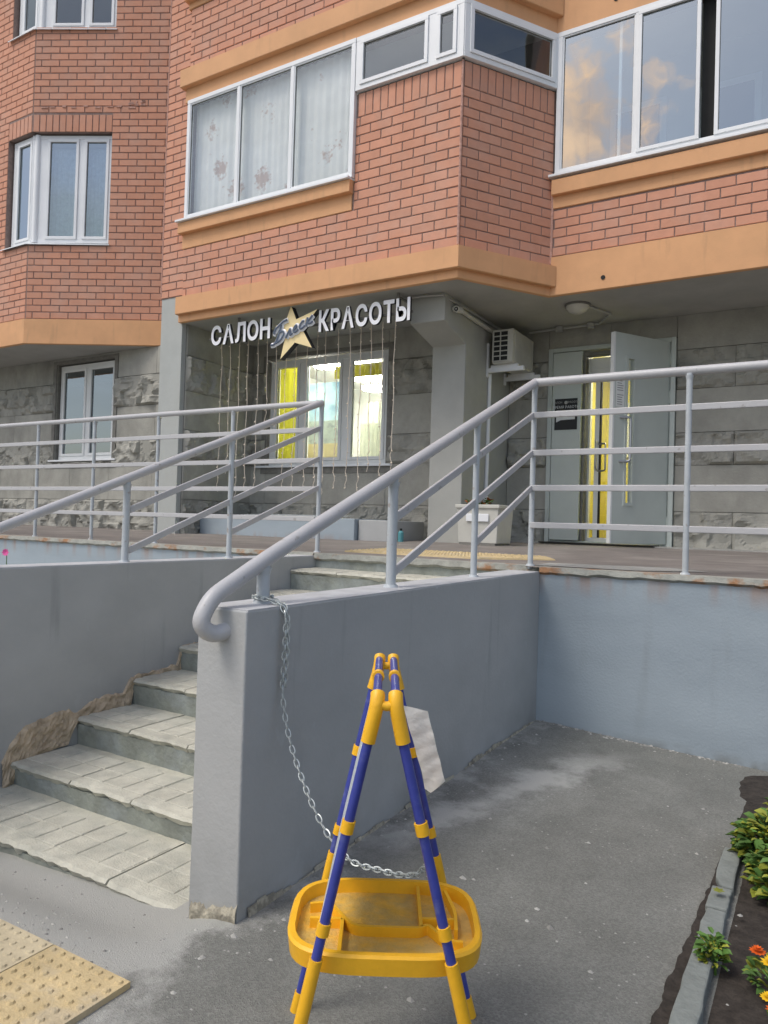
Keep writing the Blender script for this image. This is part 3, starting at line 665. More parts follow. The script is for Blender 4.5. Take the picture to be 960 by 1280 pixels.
# projected size decides which bricks are separate parts
def proj(p):
    v = Vector(p)-Vector((0, 0, CAMZ)); zf = v.dot(fw)
    if zf <= .1: return None
    return (480+916.65*v.dot(rt2)/zf, 640-916.65*v.dot(up2)/zf, zf)
big = []; rest = []
for b_ in bricks:
    W, s0, z, w_, h = b_; q = proj(W.p(s0+w_/2, 0, z+h/2))
    inview = q and -20 < q[0] < 980 and -20 < q[1] < 1300
    f = abs((Vector(W.p(s0, 0, z))-Vector((0, 0, CAMZ))).normalized().dot(W.n)) if q else 0
    a = (w_*h*f/(q[2]**2)) if inview else 0
    (big if a > 0 else rest).append((a, b_))
big.sort(key=lambda t_: -t_[0]); rest += big[300:]; big = big[:300]
bcache = {}
def brick_mesh(w_, h):
    key = (round(w_, 3), round(h, 3))
    if key not in bcache:
        c = .004; D = .008; s = MB()
        s.add([(0, 0, 0), (w_, 0, 0), (w_, 0, h), (0, 0, h), (0, -D+.004, 0), (w_, -D+.004, 0), (w_, -D+.004, h), (0, -D+.004, h), (c, -D, c), (w_-c, -D, c), (w_-c, -D, h-c), (c, -D, h-c)],
              [(8, 9, 10, 11), (4, 5, 9, 8), (5, 6, 10, 9), (6, 7, 11, 10), (7, 4, 8, 11), (0, 1, 5, 4), (1, 2, 6, 5), (2, 3, 7, 6), (3, 0, 4, 7)])
        me = bpy.data.meshes.new('brick'); me.from_pydata(s.v, [], s.f); me.materials.append(M['brick']); bcache[key] = me
    return bcache[key]
for a, (W, s0, z, w_, h) in big:
    o = bpy.data.objects.new('brick', brick_mesh(w_, h)); COL.objects.link(o); o.parent = bld; o.matrix_parent_inverse = BI
    o.matrix_basis = W.mat(s0, random.uniform(-.0015, .0015), z)
s = MB()
for a, (W, s0, z, w_, h) in rest:
    D = .008; c = .004; e = random.uniform(-.0015, .0015)
    s.add([W.p(s0, 0, z), W.p(s0+w_, 0, z), W.p(s0+w_, 0, z+h), W.p(s0, 0, z+h), W.p(s0+c, D+e, z+c), W.p(s0+w_-c, D+e, z+c), W.p(s0+w_-c, D+e, z+h-c), W.p(s0+c, D+e, z+h-c)],
          [(4, 5, 6, 7), (0, 1, 5, 4), (1, 2, 6, 5), (2, 3, 7, 6), (3, 0, 4, 7)])
o = bpart(s, 'brickwork', M['brick']); o['kind'] = 'stuff'

# mortar backing walls with openings
def backing(W, s0, s1, z0, z1, ops, mt=M['mortar'], d0=-.22, d1=.0, name='wall'):
    xs_ = sorted({s0, s1}|{max(s0, min(s1, v)) for o_ in ops for v in o_[:2]}); zs_ = sorted({z0, z1}|{max(z0, min(z1, v)) for o_ in ops for v in o_[2:]})
    s = MB()
    for a, b_ in zip(xs_, xs_[1:]):
        for c, d in zip(zs_, zs_[1:]):
            mx_, mz = (a+b_)/2, (c+d)/2
            if any(o_[0] < mx_ < o_[1] and o_[2] < mz < o_[3] for o_ in ops): continue
            s.wbox(W, a, b_, d0, d1, c, d)
    return bpart(s, name, mt)
backing(WC, 0, WC.len, 3.56, 9.6, [(.02, 2.50, 4.70, 6.26), (2.46, 9, 5.66, 6.26)])
backing(WS, 0, WS.len, 3.56, 9.6, [(-1, 1.2, 5.66, 6.26)], d0=-.12)
backing(WR, .0, WR.len, 3.56, 9.6, [(0, 4.8, 4.74, 6.26)])
backing(WT, 0, .40, 3.86, 9.6, [], d0=-1.2)
backing(WX, 0, WX.len, 3.56, 9.6, [(3.17, 9, 4.95, 6.56), (3.17, 9, 8.05, 9.55)], d0=-.16)
backing(WA, 0, WA.len, 3.56, 9.6, [(-1, 1.165, 4.95, 6.56), (-1, 1.165, 8.05, 9.55)], d0=-.14)

# orange bands
def band(W, s0, s1, z0, z1, d1, name='band', e0=0, e1=0, mt=M['orange'], bev=.004, d0=-.05):
    s = MB(); s.wbox(W, s0, s1, d0, d1, z0, z1); return bpart(s, name, mt, bev=bev)
def bevelled_ledge(path, d, z0, z1, zs, name):
    # moulding that follows a polyline of plan points; d = projection, sloped top and undercut lip
    s = MB(); P = [Vector((*p, 0)) for p in path]; nrm = []
    for i in range(len(P)):
        def nn(a, b_): u = (b_-a).normalized(); return Vector((u.y, -u.x, 0))
        if i == 0: q = nn(P[0], P[1])
        elif i == len(P)-1: q = nn(P[-2], P[-1])
        else:
            a, b_ = nn(P[i-1], P[i]), nn(P[i], P[i+1]); q = (a+b_).normalized(); q = q/max(.3, q.dot(a))
        nrm.append(q)
    prof_ = [(-.03, z1), (.008, z1), (d, z1-zs), (d, z0+.006), (d-.006, z0), (.0, z0), (-.03, z0)]
    k = len(prof_); vs = [P[i]+nrm[i]*a+Vector((0, 0, z)) for i in range(len(P)) for a, z in prof_]
    fs = [(i*k+j, i*k+(j+1) % k, (i+1)*k+(j+1) % k, (i+1)*k+j) for i in range(len(P)-1) for j in range(k)]+[tuple(range(k)), tuple((len(P)-1)*k+j for j in range(k))]
    s.add(vs, fs); return bpart(s, name, M['orange'])
C0, C1, C2 = (-6.86, 6.40), (-3.085, 6.40), (-2.462, 7.345)
bevelled_ledge([C0, C1, C2], .018, SOF, 3.612, .0, 'fascia'); bevelled_ledge([C0, C1, C2], .075, 3.606, 3.838, .02, 'ledge')
bevelled_ledge([(-6.84, 6.40), (-4.34, 6.40)], .016, 4.425, 4.61, 0, 'fascia'); bevelled_ledge([(-6.86, 6.40), (-4.33, 6.40)], .08, 4.60, 4.742, .012, 'ledge')
bevelled_ledge([(-6.86, 6.40), C1, C2], .02, 6.245, 6.43, 0, 'fascia'); bevelled_ledge([(-6.90, 6.40), C1, C2], .085, 6.42, 6.655, .02, 'ledge')
bevelled_ledge([(-6.86, 6.40), C1, C2], .02, 7.42, 7.50, 0, 'fascia'); bevelled_ledge([(-6.88, 6.40), C1, C2], .085, 7.495, 7.74, .02, 'ledge')
bevelled_ledge([(-2.458, 7.33), (4.5, 7.33)], .020, SOF, 3.922, 0, 'fascia')
bevelled_ledge([(-2.458, 7.33), (4.5, 7.33)], .018, 4.425, 4.56, 0, 'fascia'); bevelled_ledge([(-2.458, 7.33), (4.5, 7.33)], .07, 4.55, 4.715, .01, 'ledge')
bevelled_ledge([(-2.458, 7.33), (4.5, 7.33)], .020, 6.26, 7.0, 0, 'fascia')
bevelled_ledge([(-13.5, 6.24), (-9.77, 6.24), (-7.9, 7.226)], .022, SOF, 3.872, 0, 'fascia')
# drain holes in the right fascia
for (x, z) in ((-1.92, 3.635), (-1.86, 6.42)):
    s = MB(); s.tube([(x, 7.312, z), (x, 7.303, z)], .022, 14); bpart(s, 'drain_hole', M['dark'])
# painted corner beads
s = MB(); s.tube([(-3.085, 6.392, 3.845), (-3.085, 6.392, 5.66)], .012, 6, radii=[.014, .012]); bpart(s, 'corner_bead', M['patch'])
s = MB(); s.tube([(-2.466, 7.322, 3.85), (-2.462, 7.322, 4.6)], .016, 6); bpart(s, 'corner_bead', M['patch'])
s = MB(); s.tube([(-7.215, 6.42, 3.9), (-7.215, 6.42, 9.4)], .010, 6); bpart(s, 'corner_bead', M['patch'])
# smear of mortar on left bay
s = MB()
for i in range(9):
    a = .1+i*.16+random.uniform(-.03, .03); z = 6.895+random.uniform(-.01, .015); 
    s.wbox(WA, a, a+random.uniform(.05, .13), .0, .017, z, z+random.uniform(.012, .028))
for i in range(12):
    a = 1.78+random.uniform(-.12, .12); z = 6.9+random.uniform(-.03, .12); s.wbox(WA, a-.3, a-.3+random.uniform(.015, .05), 0, .016, z, z+.03)
bpart(s, 'mortar_smear', M['patch'])

# soffits, floor slabs, shell
s = MB()
s.prism([(-6.86, 6.395), (-3.085, 6.395), (-2.46, 7.325), (4.6, 7.325), (4.6, 11.6), (-13.6, 11.6), (-13.6, 6.235), (-9.77, 6.235), (-8.07, 7.132), (-7.2, 7.50), (-7.2, 7.9), (-6.86, 7.9)], SOF+.004, SOF+.06)
bpart(s, 'soffit', M['soffit'])
s = MB()
ins = [(-6.7, 6.63), (-3.2, 6.63), (-2.7, 7.5), (4.6, 7.56), (4.6, 11.6), (-13.6, 11.6), (-13.6, 6.45), (-9.85, 6.45), (-8.07, 7.4), (-7.2, 7.9), (-6.7, 7.9)]
for z in (3.62, 6.45, 9.55): s.prism(ins, z, z+.12)
s.box(-13.6, 4.6, 11.6, 11.8, .5, 9.8); s.box(-13.8, -13.6, 6.1, 11.8, .5, 9.8); s.box(4.6, 4.8, 7, 11.8, .5, 9.8)
s.box(-7.25, -7.18, 7.6, 11.6, 3.7, 9.6); s.box(-2.55, -2.48, 7.62, 11.6, 3.7, 9.6)
bpart(s, 'inner_shell', M['room'])
s = MB(); s.prism([(-6.95, 6.30), (-3.05, 6.30), (-2.35, 7.23), (4.8, 7.23), (4.8, 11.9), (-13.9, 11.9), (-13.9, 6.1), (-9.7, 6.1), (-7.3, 7.2), (-7.3, 6.3)], 9.6, 9.8); bpart(s, 'roof', M['soffit'])

# ---------------------------------------------------------------- ground floor stone walls
ROWS = [(.80, 1.35, 'r'), (1.35, 1.86, 's'), (1.86, 2.22, 'r'), (2.22, 2.70, 's'), (2.70, 3.14, 'r'), (3.14, 3.525, 's')]
blocks = [0]
def stone_wall(W, s0, s1, ops=(), lenr=.62, lens=.95, back=.2):
    for (z0, z1, kd) in ROWS:
        spans = [(s0, s1, z0, z1)]
        for (a, b_, c, d) in ops:
            ns = []
            for (p, q, e, f) in spans:
                if q <= a or p >= b_ or e >= d or f <= c: ns.append((p, q, e, f)); continue
                if p < a: ns.append((p, a, e, f))
                if q > b_: ns.append((b_, q, e, f))
                mp_, mq = max(p, a), min(q, b_)
                if e < c: ns.append((mp_, mq, e, c))
                if f > d: ns.append((mp_, mq, d, f))
            spans = ns
        for (p, q, e, f) in spans:
            if q-p < .02 or f-e < .02: continue
            ln = lenr if kd == 'r' else lens; k = max(1, round((q-p)/ln))
            for i in range(k):
                a = p+(q-p)*i/k+.0025; b_ = p+(q-p)*(i+1)/k-.0025; za, zb = e+.003, f-.003
                st_ = .026 if kd == 'r' else .12; nu = max(2, int((b_-a)/st_)); nv = max(2, int((zb-za)/st_)); s = MB(); seed = random.random()*50
                for j in range(nv+1):
                    for i2 in range(nu+1):
                        u_, v_ = a+(b_-a)*i2/nu, za+(zb-za)*j/nv; ed = min(i2, nu-i2, j, nv-j)
                        if kd == 'r':
                            pv = Vector((u_*3.2+v_*1.2, v_*4.0, seed)); 
                            rd = 1-abs(noise.noise(pv))*2.2; r2 = noise.noise(Vector((u_*9, v_*9+u_*4, seed)))
                            d = .010+.065*max(0, rd)+.036*r2+.010*noise.noise(Vector((u_*26, v_*26, seed)))
                            fl = noise.cell(Vector((u_*5+noise.noise(pv)*1.5, v_*6, seed))); d += .03*(fl-.5)
                            d = max(.001, d)
                            if ed == 0: d = min(d, .006)
                        else:
                            d = .012+.0025*noise.noise(Vector((u_*5, v_*5, seed)))
                            if ed == 0: d = .010
                        s.v.append(W.p(u_, d, v_))
                base = len(s.v)
                for (u_, v_) in ((a, za), (b_, za), (b_, zb), (a, zb)): s.v.append(W.p(u_, -.03, v_))
                w1 = nu+1
                for j in range(nv):
                    for i2 in range(nu): q0 = j*w1+i2; s.f.append((q0, q0+1, q0+w1+1, q0+w1))
                s.f.append(tuple(range(0, nu+1))+(base+1, base)); s.f.append(tuple(range(nv*w1+nu, nv*w1-1, -1))+(base+3, base+2))
                s.f.append(tuple(j*w1 for j in range(nv, -1, -1))+(base, base+3)); s.f.append(tuple(j*w1+nu for j in range(nv+1))+(base+2, base+1))
                s.m = [0]*len(s.f); bpart(s, 'stone_block', M['stone'], smooth=False); blocks[0] += 1
    backing(W, s0, s1, .5, 3.58, ops, M['joint'], -back, -.012)
G1 = Wall((-13.5, 7.15), (-7.2, 7.15)); G2 = Wall((-6.82, 6.50), (-6.82, 7.75)); G3 = Wall((-6.82, 7.75), (-3.79, 7.75)); G4 = Wall((-3.38, 8.60), (4.5, 8.60))
lwin = (3.20, 4.56, 1.93, 3.44)
stone_wall(G1, 0, G1.len, [lwin])
# G2 faces +X: its wall frame runs along +Y
stone_wall(G2, 0, 1.25, (), back=.06)
swin = (.27, 2.19, 1.85, 3.31)
stone_wall(G3, 0, G3.len, [swin])
dop = (.50, 1.96, .5, 3.29)
stone_wall(G4, 0, G4.len, [dop])
# columns
s = MB(); s.box(-7.215, -6.84, 6.43, 7.9, .7, 3.872); bpart(s, 'column', M['column'], bev=.006)
s = MB()   # corbelled wall end
prof_ = [(6.75, 3.53), (6.75, 3.24), (7.28, 3.11), (7.28, .7), (8.66, .7), (8.66, 3.53)]
s.add([(-3.79, y, z) for y, z in prof_]+[(-3.385, y, z) for y, z in prof_], [tuple(range(6)), tuple(range(11, 5, -1))]+[(i, (i+1) % 6, 6+(i+1) % 6, 6+i) for i in range(6)])
bpart(s, 'corbelled_pier', M['pillar'], bev=.01)

# ---------------------------------------------------------------- windows
def window(W, s0, s1, z0, z1, d, lights, mats='white', fr_=.045, sash=.04, gl='glass', sill=None, label=None, gap=()):
    """lights: list of (s0,s1,kind) ; builds window > pane, sash, sill."""
    s = MB(); mt = M[mats]; dd = d-.06
    s.wbox(W, s0, s1, dd, d, z0, z0+fr_); s.wbox(W, s0, s1, dd, d, z1-fr_, z1)
    s.wbox(W, s0, s0+fr_, dd, d-.0015, z0+fr_, z1-fr_); s.wbox(W, s1-fr_, s1, dd, d-.0015, z0+fr_, z1-fr_)
    if lights[0][0]-s0-fr_ > .004: s.wbox(W, s0+fr_, lights[0][0], dd, d-.003, z0+fr_, z1-fr_)
    if s1-fr_-lights[-1][1] > .004: s.wbox(W, lights[-1][1], s1-fr_, dd, d-.003, z0+fr_, z1-fr_)
    for (a, b_), (c, e) in zip([l_[:2] for l_ in lights], [l_[:2] for l_ in lights[1:]]):
        if c-b_ > .004 and not (gap and gap[0] <= b_ <= gap[1]): s.wbox(W, b_, c, dd, d-.003, z0+fr_, z1-fr_)
    wn = bpart(s, 'window', mt, bev=.004, label=label)
    for l_ in lights:
        a, b_ = l_[:2]; kd = l_[2] if len(l_) > 2 else 'sash'; za, zb = z0+fr_, z1-fr_; sh = sash if kd != 'fixed' else .014; off = .012 if kd != 'fixed' else -.008
        dA, dB = d-.045, d+off
        if kd == 'slideback': dA, dB = d-.055, d-.02; sh = .032
        if kd == 'tilt':
            dA, dB = d-.04, d+off
        s = MB()
        s.wbox(W, a, b_, dA, dB, za, za+sh); s.wbox(W, a, b_, dA, dB, zb-sh, zb); s.wbox(W, a, a+sh, dA, dB-.001, za+sh, zb-sh); s.wbox(W, b_-sh, b_, dA, dB-.001, za+sh, zb-sh)
        sub(s, 'sash', mt, wn, bev=.003)
        s = MB(); gd = (dA+dB)/2; s.add([W.p(a+sh-.003, gd, za+sh-.003), W.p(b_-sh+.003, gd, za+sh-.003), W.p(b_-sh+.003, gd, zb-sh+.003), W.p(a+sh-.003, gd, zb-sh+.003)], [(0, 1, 2, 3)])
        sub(s, 'pane', M[gl], wn)
        s = MB()   # dark rubber seal
        for (p, q, r, t_) in ((a+sh-.004, b_-sh+.004, za+sh-.004, za+sh+.004), (a+sh-.004, b_-sh+.004, zb-sh-.004, zb-sh+.004), (a+sh-.004, a+sh+.004, za+sh+.004, zb-sh-.004), (b_-sh-.004, b_-sh+.004, za+sh+.004, zb-sh-.004)): s.wbox(W, p, q, gd-.005, gd+.006, r, t_)
        sub(s, 'seal', M['joint'], wn)
    if sill:
        s = MB(); a, b_, out_ = sill; s.wbox(W, a, b_, dd, out_, z0-.028, z0-.002); sub(s, 'window_sill', M['white'], wn, bev=.003)
    return wn
# centre bay
window(WC, .03, 2.50, 4.762, 6.245, .055, [(.075, .845, 'fixed'), (.885, 1.64, 'fixed'), (1.68, 2.455, 'fixed')], sill=(-.06, 2.49, .115), gl='glass', fr_=.05)
window(WC, 2.505, WC.len+.02, 5.672, 6.245, .05, [(2.56, 3.365), (3.46, 3.68)], gl='glass', fr_=.05)
window(WS, -.02, WS.len-.01, 5.672, 6.245, .05, [(.04, 1.07)], gl='glass', fr_=.05)
# right balcony glazing
window(WR, .02, 4.7, 4.762, 6.255, .035, [(.075, .80, 'fixed'), (.83, 1.40, 'sash'), (1.53, 2.45, 'sash'), (2.49, 3.3, 'fixed'), (3.33, 4.6, 'fixed')], sill=(-.03, 4.72, .09), gl='glass_hi', fr_=.05, sash=.035, gap=(1.3, 1.45))
s = MB(); s.wbox(WR, .635, .665, -.06, -.025, 4.80, 6.21); bpart(s, 'sliding_stile', M['white'], bev=.003)
s = MB(); s.wbox(WR, 1.40, 1.53, -.10, -.09, 4.80, 6.21); bpart(s, 'gap_shade_panel', M['dark'])  # solid dark panel standing in for the shade inside the open sash gap
# left bay corner windows (two storeys)
for z0, z1 in ((4.99, 6.54), (8.07, 9.55)):
    window(WX, 3.20, WX.len+.03, z0, z1, -.07, [(3.30, 3.64, 'sash')], gl='glass_hi' if z0 < 6 else 'glass', fr_=.055)
    window(WA, -.03, 1.15, z0, z1, -.07, [(.20, .66, 'sash'), (.74, 1.10, 'sash')], gl='glass_hi' if z0 < 6 else 'glass', fr_=.055)
    s = MB(); s.add([WX.p(3.12, .05, z0-.05), WX.p(3.73, .05, z0-.05), WA.p(1.19, .03, z0-.05), WA.p(1.19, -.10, z0), WX.p(3.73, -.08, z0), WX.p(3.12, -.08, z0),
                    WX.p(3.12, .05, z0-.062), WX.p(3.73, .05, z0-.062), WA.p(1.19, .03, z0-.062)], [(0, 1, 4, 5), (1, 2, 3, 4), (0, 6, 7, 1), (1, 7, 8, 2)])
    bpart(s, 'window_sill', M['white'])
    s = MB(); a = WX.p(3.73, -.07, 0); s.tube([(a[0], a[1]+.035, z0), (a[0], a[1]+.035, z1)], .05, 10); bpart(s, 'corner_post', M['white'], smooth=True)
# left ground floor window
wl = window(G1, 3.22, 4.54, 1.955, 3.42, -.05, [(3.28, 3.84, 'sash'), (3.92, 4.49, 'sash')], mats='winside', gl='glass_hi', sill=(3.10, 4.66, .05), fr_=.06)
# salon window
ws = window(G3, .29, 2.17, 1.86, 3.29, -.04, [(.37, .78, 'sash'), (.87, 1.47, 'sash'), (1.59, 2.12, 'sash')], mats='winside', gl='glass_in', sill=(.12, 2.28, .06), fr_=.06, sash=.04)
for W, (a, b_, c, d) in ((G1, lwin), (G3, swin)):
    s = MB(); s.wbox(W, a-.07, a+.0, .0, .024, c-.1, d+.05); s.wbox(W, b_, b_+.07, .0, .024, c-.1, d+.05); s.wbox(W, a, b_, .0, .023, d, d+.05); s.wbox(W, a, b_, .0, .022, c-.1, c-.015)
    bpart(s, 'window_surround', M['joint'])

# curtains and rooms behind the glass
def curtain(W, s0, s1, z0, z1, d, mt, amp=.025, wl_=.10, name='curtain'):
    s = MB(); k = int((s1-s0)/.02)
    for i in range(k+1):
        a = s0+(s1-s0)*i/k; q = amp*math.sin(a/wl_*6.28+1.4*math.sin(a*5))*.6+amp*.4*math.sin(a*23)
        s.v += [W.p(a, d+q, z0), W.p(a, d+q*.7, z1)]
    s.f = [(2*i, 2*i+2, 2*i+3, 2*i+1) for i in range(k)]; s.m = [0]*k
    return bpart(s, name, mt, smooth=True)
curtain(WC, .06, 2.46, 4.78, 6.23, -.075, M['curtain'], .014)
M['lace'] = mat('lace_curtain', (.46, .50, .54), .9, .15, 18)
curtain(WA, .14, 1.12, 5.0, 6.4, -.19, M['lace'], .02, .06)
curtain(WX, 3.55, 3.75, 5.0, 6.4, -.17, M['lace'], .02, .06)
curtain(WR, 2.5, 4.6, 4.8, 6.2, -.45, M['curtain'], .03, .12)
# balcony back wall with inner windows (right)
s = MB(); s.box(-2.45, 4.5, 8.55, 8.65, 4.6, 6.45); bpart(s, 'balcony_wall', M['room'])
for x0 in (-2.2, -1.25, -.35):
    s = MB(); s.box(x0, x0+.62, 8.52, 8.56, 4.7, 6.0); s2 = bpart(s, 'inner_window', M['white'])
    s = MB(); s.box(x0+.07, x0+.55, 8.505, 8.515, 4.85, 5.92); sub(s, 'pane', M['black'], s2)
s = MB(); s.box(-13.5, -7.3, 8.6, 8.7, 3.7, 9.5); bpart(s, 'inner_wall', M['roomshade'])
s = MB(); s.box(-7.1, -2.6, 7.6, 7.7, 3.7, 9.5); bpart(s, 'inner_wall', M['roomshade'])
s = MB(); s.box(-13.5, -7.3, 8.7, 8.8, .9, 3.5); s.box(-7.3, -7.2, 7.3, 8.8, .9, 3.5); s.box(-13.5, -7.3, 7.36, 8.8, .8, .9); bpart(s, 'inner_wall', M['roomshade'])

# salon room, lit inside
s = MB(); s.box(-7.2, -3.82, 10.6, 10.7, .9, 3.5); s.box(-7.25, -7.15, 7.95, 10.7, .9, 3.5); s.box(-3.82, -3.74, 8.7, 10.7, .9, 3.5); s.box(-7.2, -3.8, 7.95, 10.7, 3.44, 3.5); s.box(-7.2, -3.8, 7.95, 10.7, .88, .95)
bpart(s, 'salon_room', M['room'])
curtain(G3, 1.22, 2.2, 3.02, 3.19, -.22, M['yroom'], .012, .05, 'valance')
for (x, y, r) in ((-5.86, 8.15, .18), (-5.85, 8.92, .27), (-6.12, 9.85, .22)):
    s = MB(); s.tube([(x, y, 3.28), (x, y, 3.24)], r, 24); s.tube([(x, y, 3.44), (x, y, 3.28)], .01, 8); o = s.build('ceiling_lamp', M['lamp']); tag(o, label={-5.86: 'round lit ceiling lamp seen through the middle pane of the salon window', -5.85: 'large round lit ceiling lamp seen through the right pane of the salon window', -6.12: 'small round lit ceiling lamp at the right edge of the salon window'}[x], cat='lamp', group='round lamps inside the salon')
curtain(G3, .36, .80, 1.93, 3.24, -.16, M['yblind'], .008, .09, 'roller_blind')
def translucent(Mt, k=.5):
    t = Mt.node_tree; n = t.nodes; l = t.links; b = n['Principled BSDF']; tr = n.new('ShaderNodeBsdfTranslucent'); ms = n.new('ShaderNodeMixShader'); ms.inputs[0].default_value = k
    l.new(b.inputs['Base Color'].links[0].from_socket, tr.inputs[0]); l.new(b.outputs[0], ms.inputs[1]); l.new(tr.outputs[0], ms.inputs[2]); l.new(ms.outputs[0], n['Material Output'].inputs[0])
# printed film in the middle pane
s = MB(); s.wbox(G3, .92, 1.42, -.082, -.080, 2.45, 2.95); bpart(s, 'window_film', M['film'])
M['film2'] = mat('window_film_pale', (.62, .66, .60), .7, .1, 9, col2=(.50, .53, .50), c2scale=12); M['film3'] = mat('window_film_cream', (.72, .66, .45), .7, .06, 9)
s = MB(); s.wbox(G3, .92, 1.42, -.084, -.082, 2.15, 2.449); bpart(s, 'window_film', M['film2'])
s = MB(); s.wbox(G3, .92, 1.42, -.086, -.084, 1.95, 2.149); bpart(s, 'window_film', M['film3'])
M['sheer'] = mat('sheer', (.70, .72, .58), .9, .1, 14)
curtain(G3, 1.60, 2.12, 1.93, 2.42, -.30, M['sheer'], .010, .06, 'sheer_screen'); curtain(G3, 1.40, 2.3, 1.93, 2.78, -.75, M['sheer'], .02, .09, 'vertical_blind')

for q_ in ('film', 'film2', 'film3', 'sheer', 'yblind'): translucent(M[q_], .28 if q_ == 'yblind' else .7)
translucent(M['curtain'], .3)
# entrance: frame, fixed leaf, inner door, hall
def ebx(name, mt, parent, *a, bev=.004):
    s = MB(); s.box(*a); o = s.build(name, mt); local(o, parent) if parent.type == 'EMPTY' else None
    if parent.type != 'EMPTY': o.parent = parent
    if bev: bezel(o, bev, 2)
    return o
ed = empty('entrance_door', (-2.1, 8.6, .96), label='pale green steel double door, one leaf standing open, in the stone ground floor', cat='door')
s = MB(); s.box(-2.875, -2.82, 8.56, 8.70, .93, 3.285); s.box(-1.53, -1.425, 8.59, 8.74, .93, 3.285); s.box(-1.475, -1.425, 8.555, 8.59, .93, 3.285); s.box(-2.82, -1.475, 8.56, 8.70, 3.235, 3.285); s.box(-2.82, -1.475, 8.58, 8.72, .93, .985)
o = s.build('door_frame', M['doorm']); bezel(o, .004); local(o, ed)
s = MB(); s.box(-2.812, -2.462, 8.545, 8.595, .99, 3.225); lf = s.build('fixed_leaf', M['doorm']); bezel(lf, .006); local(lf, ed)
for z in (3.0, 2.66, 1.3):
    s = MB(); s.tube([(-2.822, 8.535, z-.06), (-2.822, 8.535, z+.06)], .011, 10); q = s.build('hinge', M['doorm'], smooth=True); q.parent = lf
# opening surround of second bay (dark gap) and white inner door with transom
s = MB(); s.box(-2.458, -2.43, 8.60, 8.70, .99, 3.22); s.box(-2.43, -1.48, 8.60, 8.70, 3.17, 3.22); o = s.build('inner_jamb', M['joint']); local(o, ed)
s = MB(); s.box(-2.43, -2.405, 8.74, 8.80, .98, 3.17); s.box(-1.53, -1.476, 8.74, 8.80, .98, 3.17); s.box(-2.405, -1.53, 8.74, 8.80, 2.90, 3.17); s.box(-2.405, -1.53, 8.74, 8.80, .98, 1.03); s.box(-2.375, -1.53, 8.735, 8.742, 3.03, 3.036)
ind = s.build('inner_door_frame', M['winside']); bezel(ind, .004); local(ind, ed)
s = MB(); s.box(-2.345, -2.29, 8.73, 8.79, 1.03, 2.90); o = s.build('inner_door_stile', M['winside']); bezel(o); local(o, ed)
s = MB(); s.box(-2.29, -2.275, 8.73, 8.79, 1.03, 2.90); o = s.build('seal', M['dark']); local(o, ed)
s = MB(); s.add([(-2.40, 8.76, 1.03), (-2.345, 8.76, 1.03), (-2.345, 8.76, 2.9), (-2.40, 8.76, 2.9)], [(0, 1, 2, 3)]); s.add([(-2.275, 8.76, 1.03), (-1.53, 8.76, 1.03), (-1.53, 8.76, 2.9), (-2.275, 8.76, 2.9)], [(0, 1, 2, 3)])
o = s.build('pane', M['glass_in']); local(o, ed)
def bow(name, a, b_, outv, r, parent):
    a = Vector(a); b_ = Vector(b_); ov = Vector(outv); o = MB().tube(arc_pts([a, a+ov, b_+ov, b_], .035, 5), r, 10).build(name, M['metal'], smooth=True)
    if parent.type == 'EMPTY': local(o, parent)
    else: o.parent = parent
    return o
bow('door_handle', (-2.32, 8.73, 2.17), (-2.32, 8.73, 1.84), (.02, -.09, 0), .011, ed)
bow('door_handle', (-2.30, 8.735, 2.14), (-2.30, 8.735, 1.82), (.10, -.05, 0), .011, ed)
# open leaf
LW = Wall((-1.93, 7.875), (-1.49, 8.575)); LL = LW.len
s = MB(); z0, z1 = .985, 3.235
sa, sb, za, zb = .20*LL/.83, .285*LL/.83, 1.42, 2.97
s.wbox(LW, 0, sa, -.045, 0, z0, z1); s.wbox(LW, sb, LL, -.045, 0, z0, z1); s.wbox(LW, sa, sb, -.045, 0, z0, za); s.wbox(LW, sa, sb, -.045, 0, zb, z1)
lv = s.build('open_leaf', M['doorm']); local(lv, ed)
s = MB(); s.wbox(LW, sa-.03, sa, 0, .012, za-.03, zb+.03); s.wbox(LW, sb, sb+.03, 0, .012, za-.03, zb+.03); s.wbox(LW, sa, sb, 0, .0118, za-.03, za); s.wbox(LW, sa, sb, 0, .0118, zb, zb+.03)
o = s.build('slot_frame', M['doorm']); o.parent = lv
s = MB(); s.add([LW.p(sa, -.02, za), LW.p(sb, -.02, za), LW.p(sb, -.02, zb), LW.p(sa, -.02, zb)], [(0, 1, 2, 3)]); o = s.build('pane', M['glass']); o.parent = lv
s = MB(); s.wbox(LW, -.004, .018, -.047, .003, z0+.002, z1-.002); o = s.build('leaf_edge', M['winside']); o.parent = lv
hp = LW.p(.10, .0, 2.33); hq = LW.p(.10, .0, 1.86); ov = LW.n*.06+LW.u*.10; bow('door_handle', hp, hq, ov, .013, lv)
for z in (3.05, 2.62, 1.22):
    q0 = LW.p(LL+.01, .005, z); s = MB(); s.tube([(q0[0], q0[1], z-.07), (q0[0], q0[1], z+.07)], .013, 10); q = s.build('hinge', M['doorm'], smooth=True); q.parent = lv
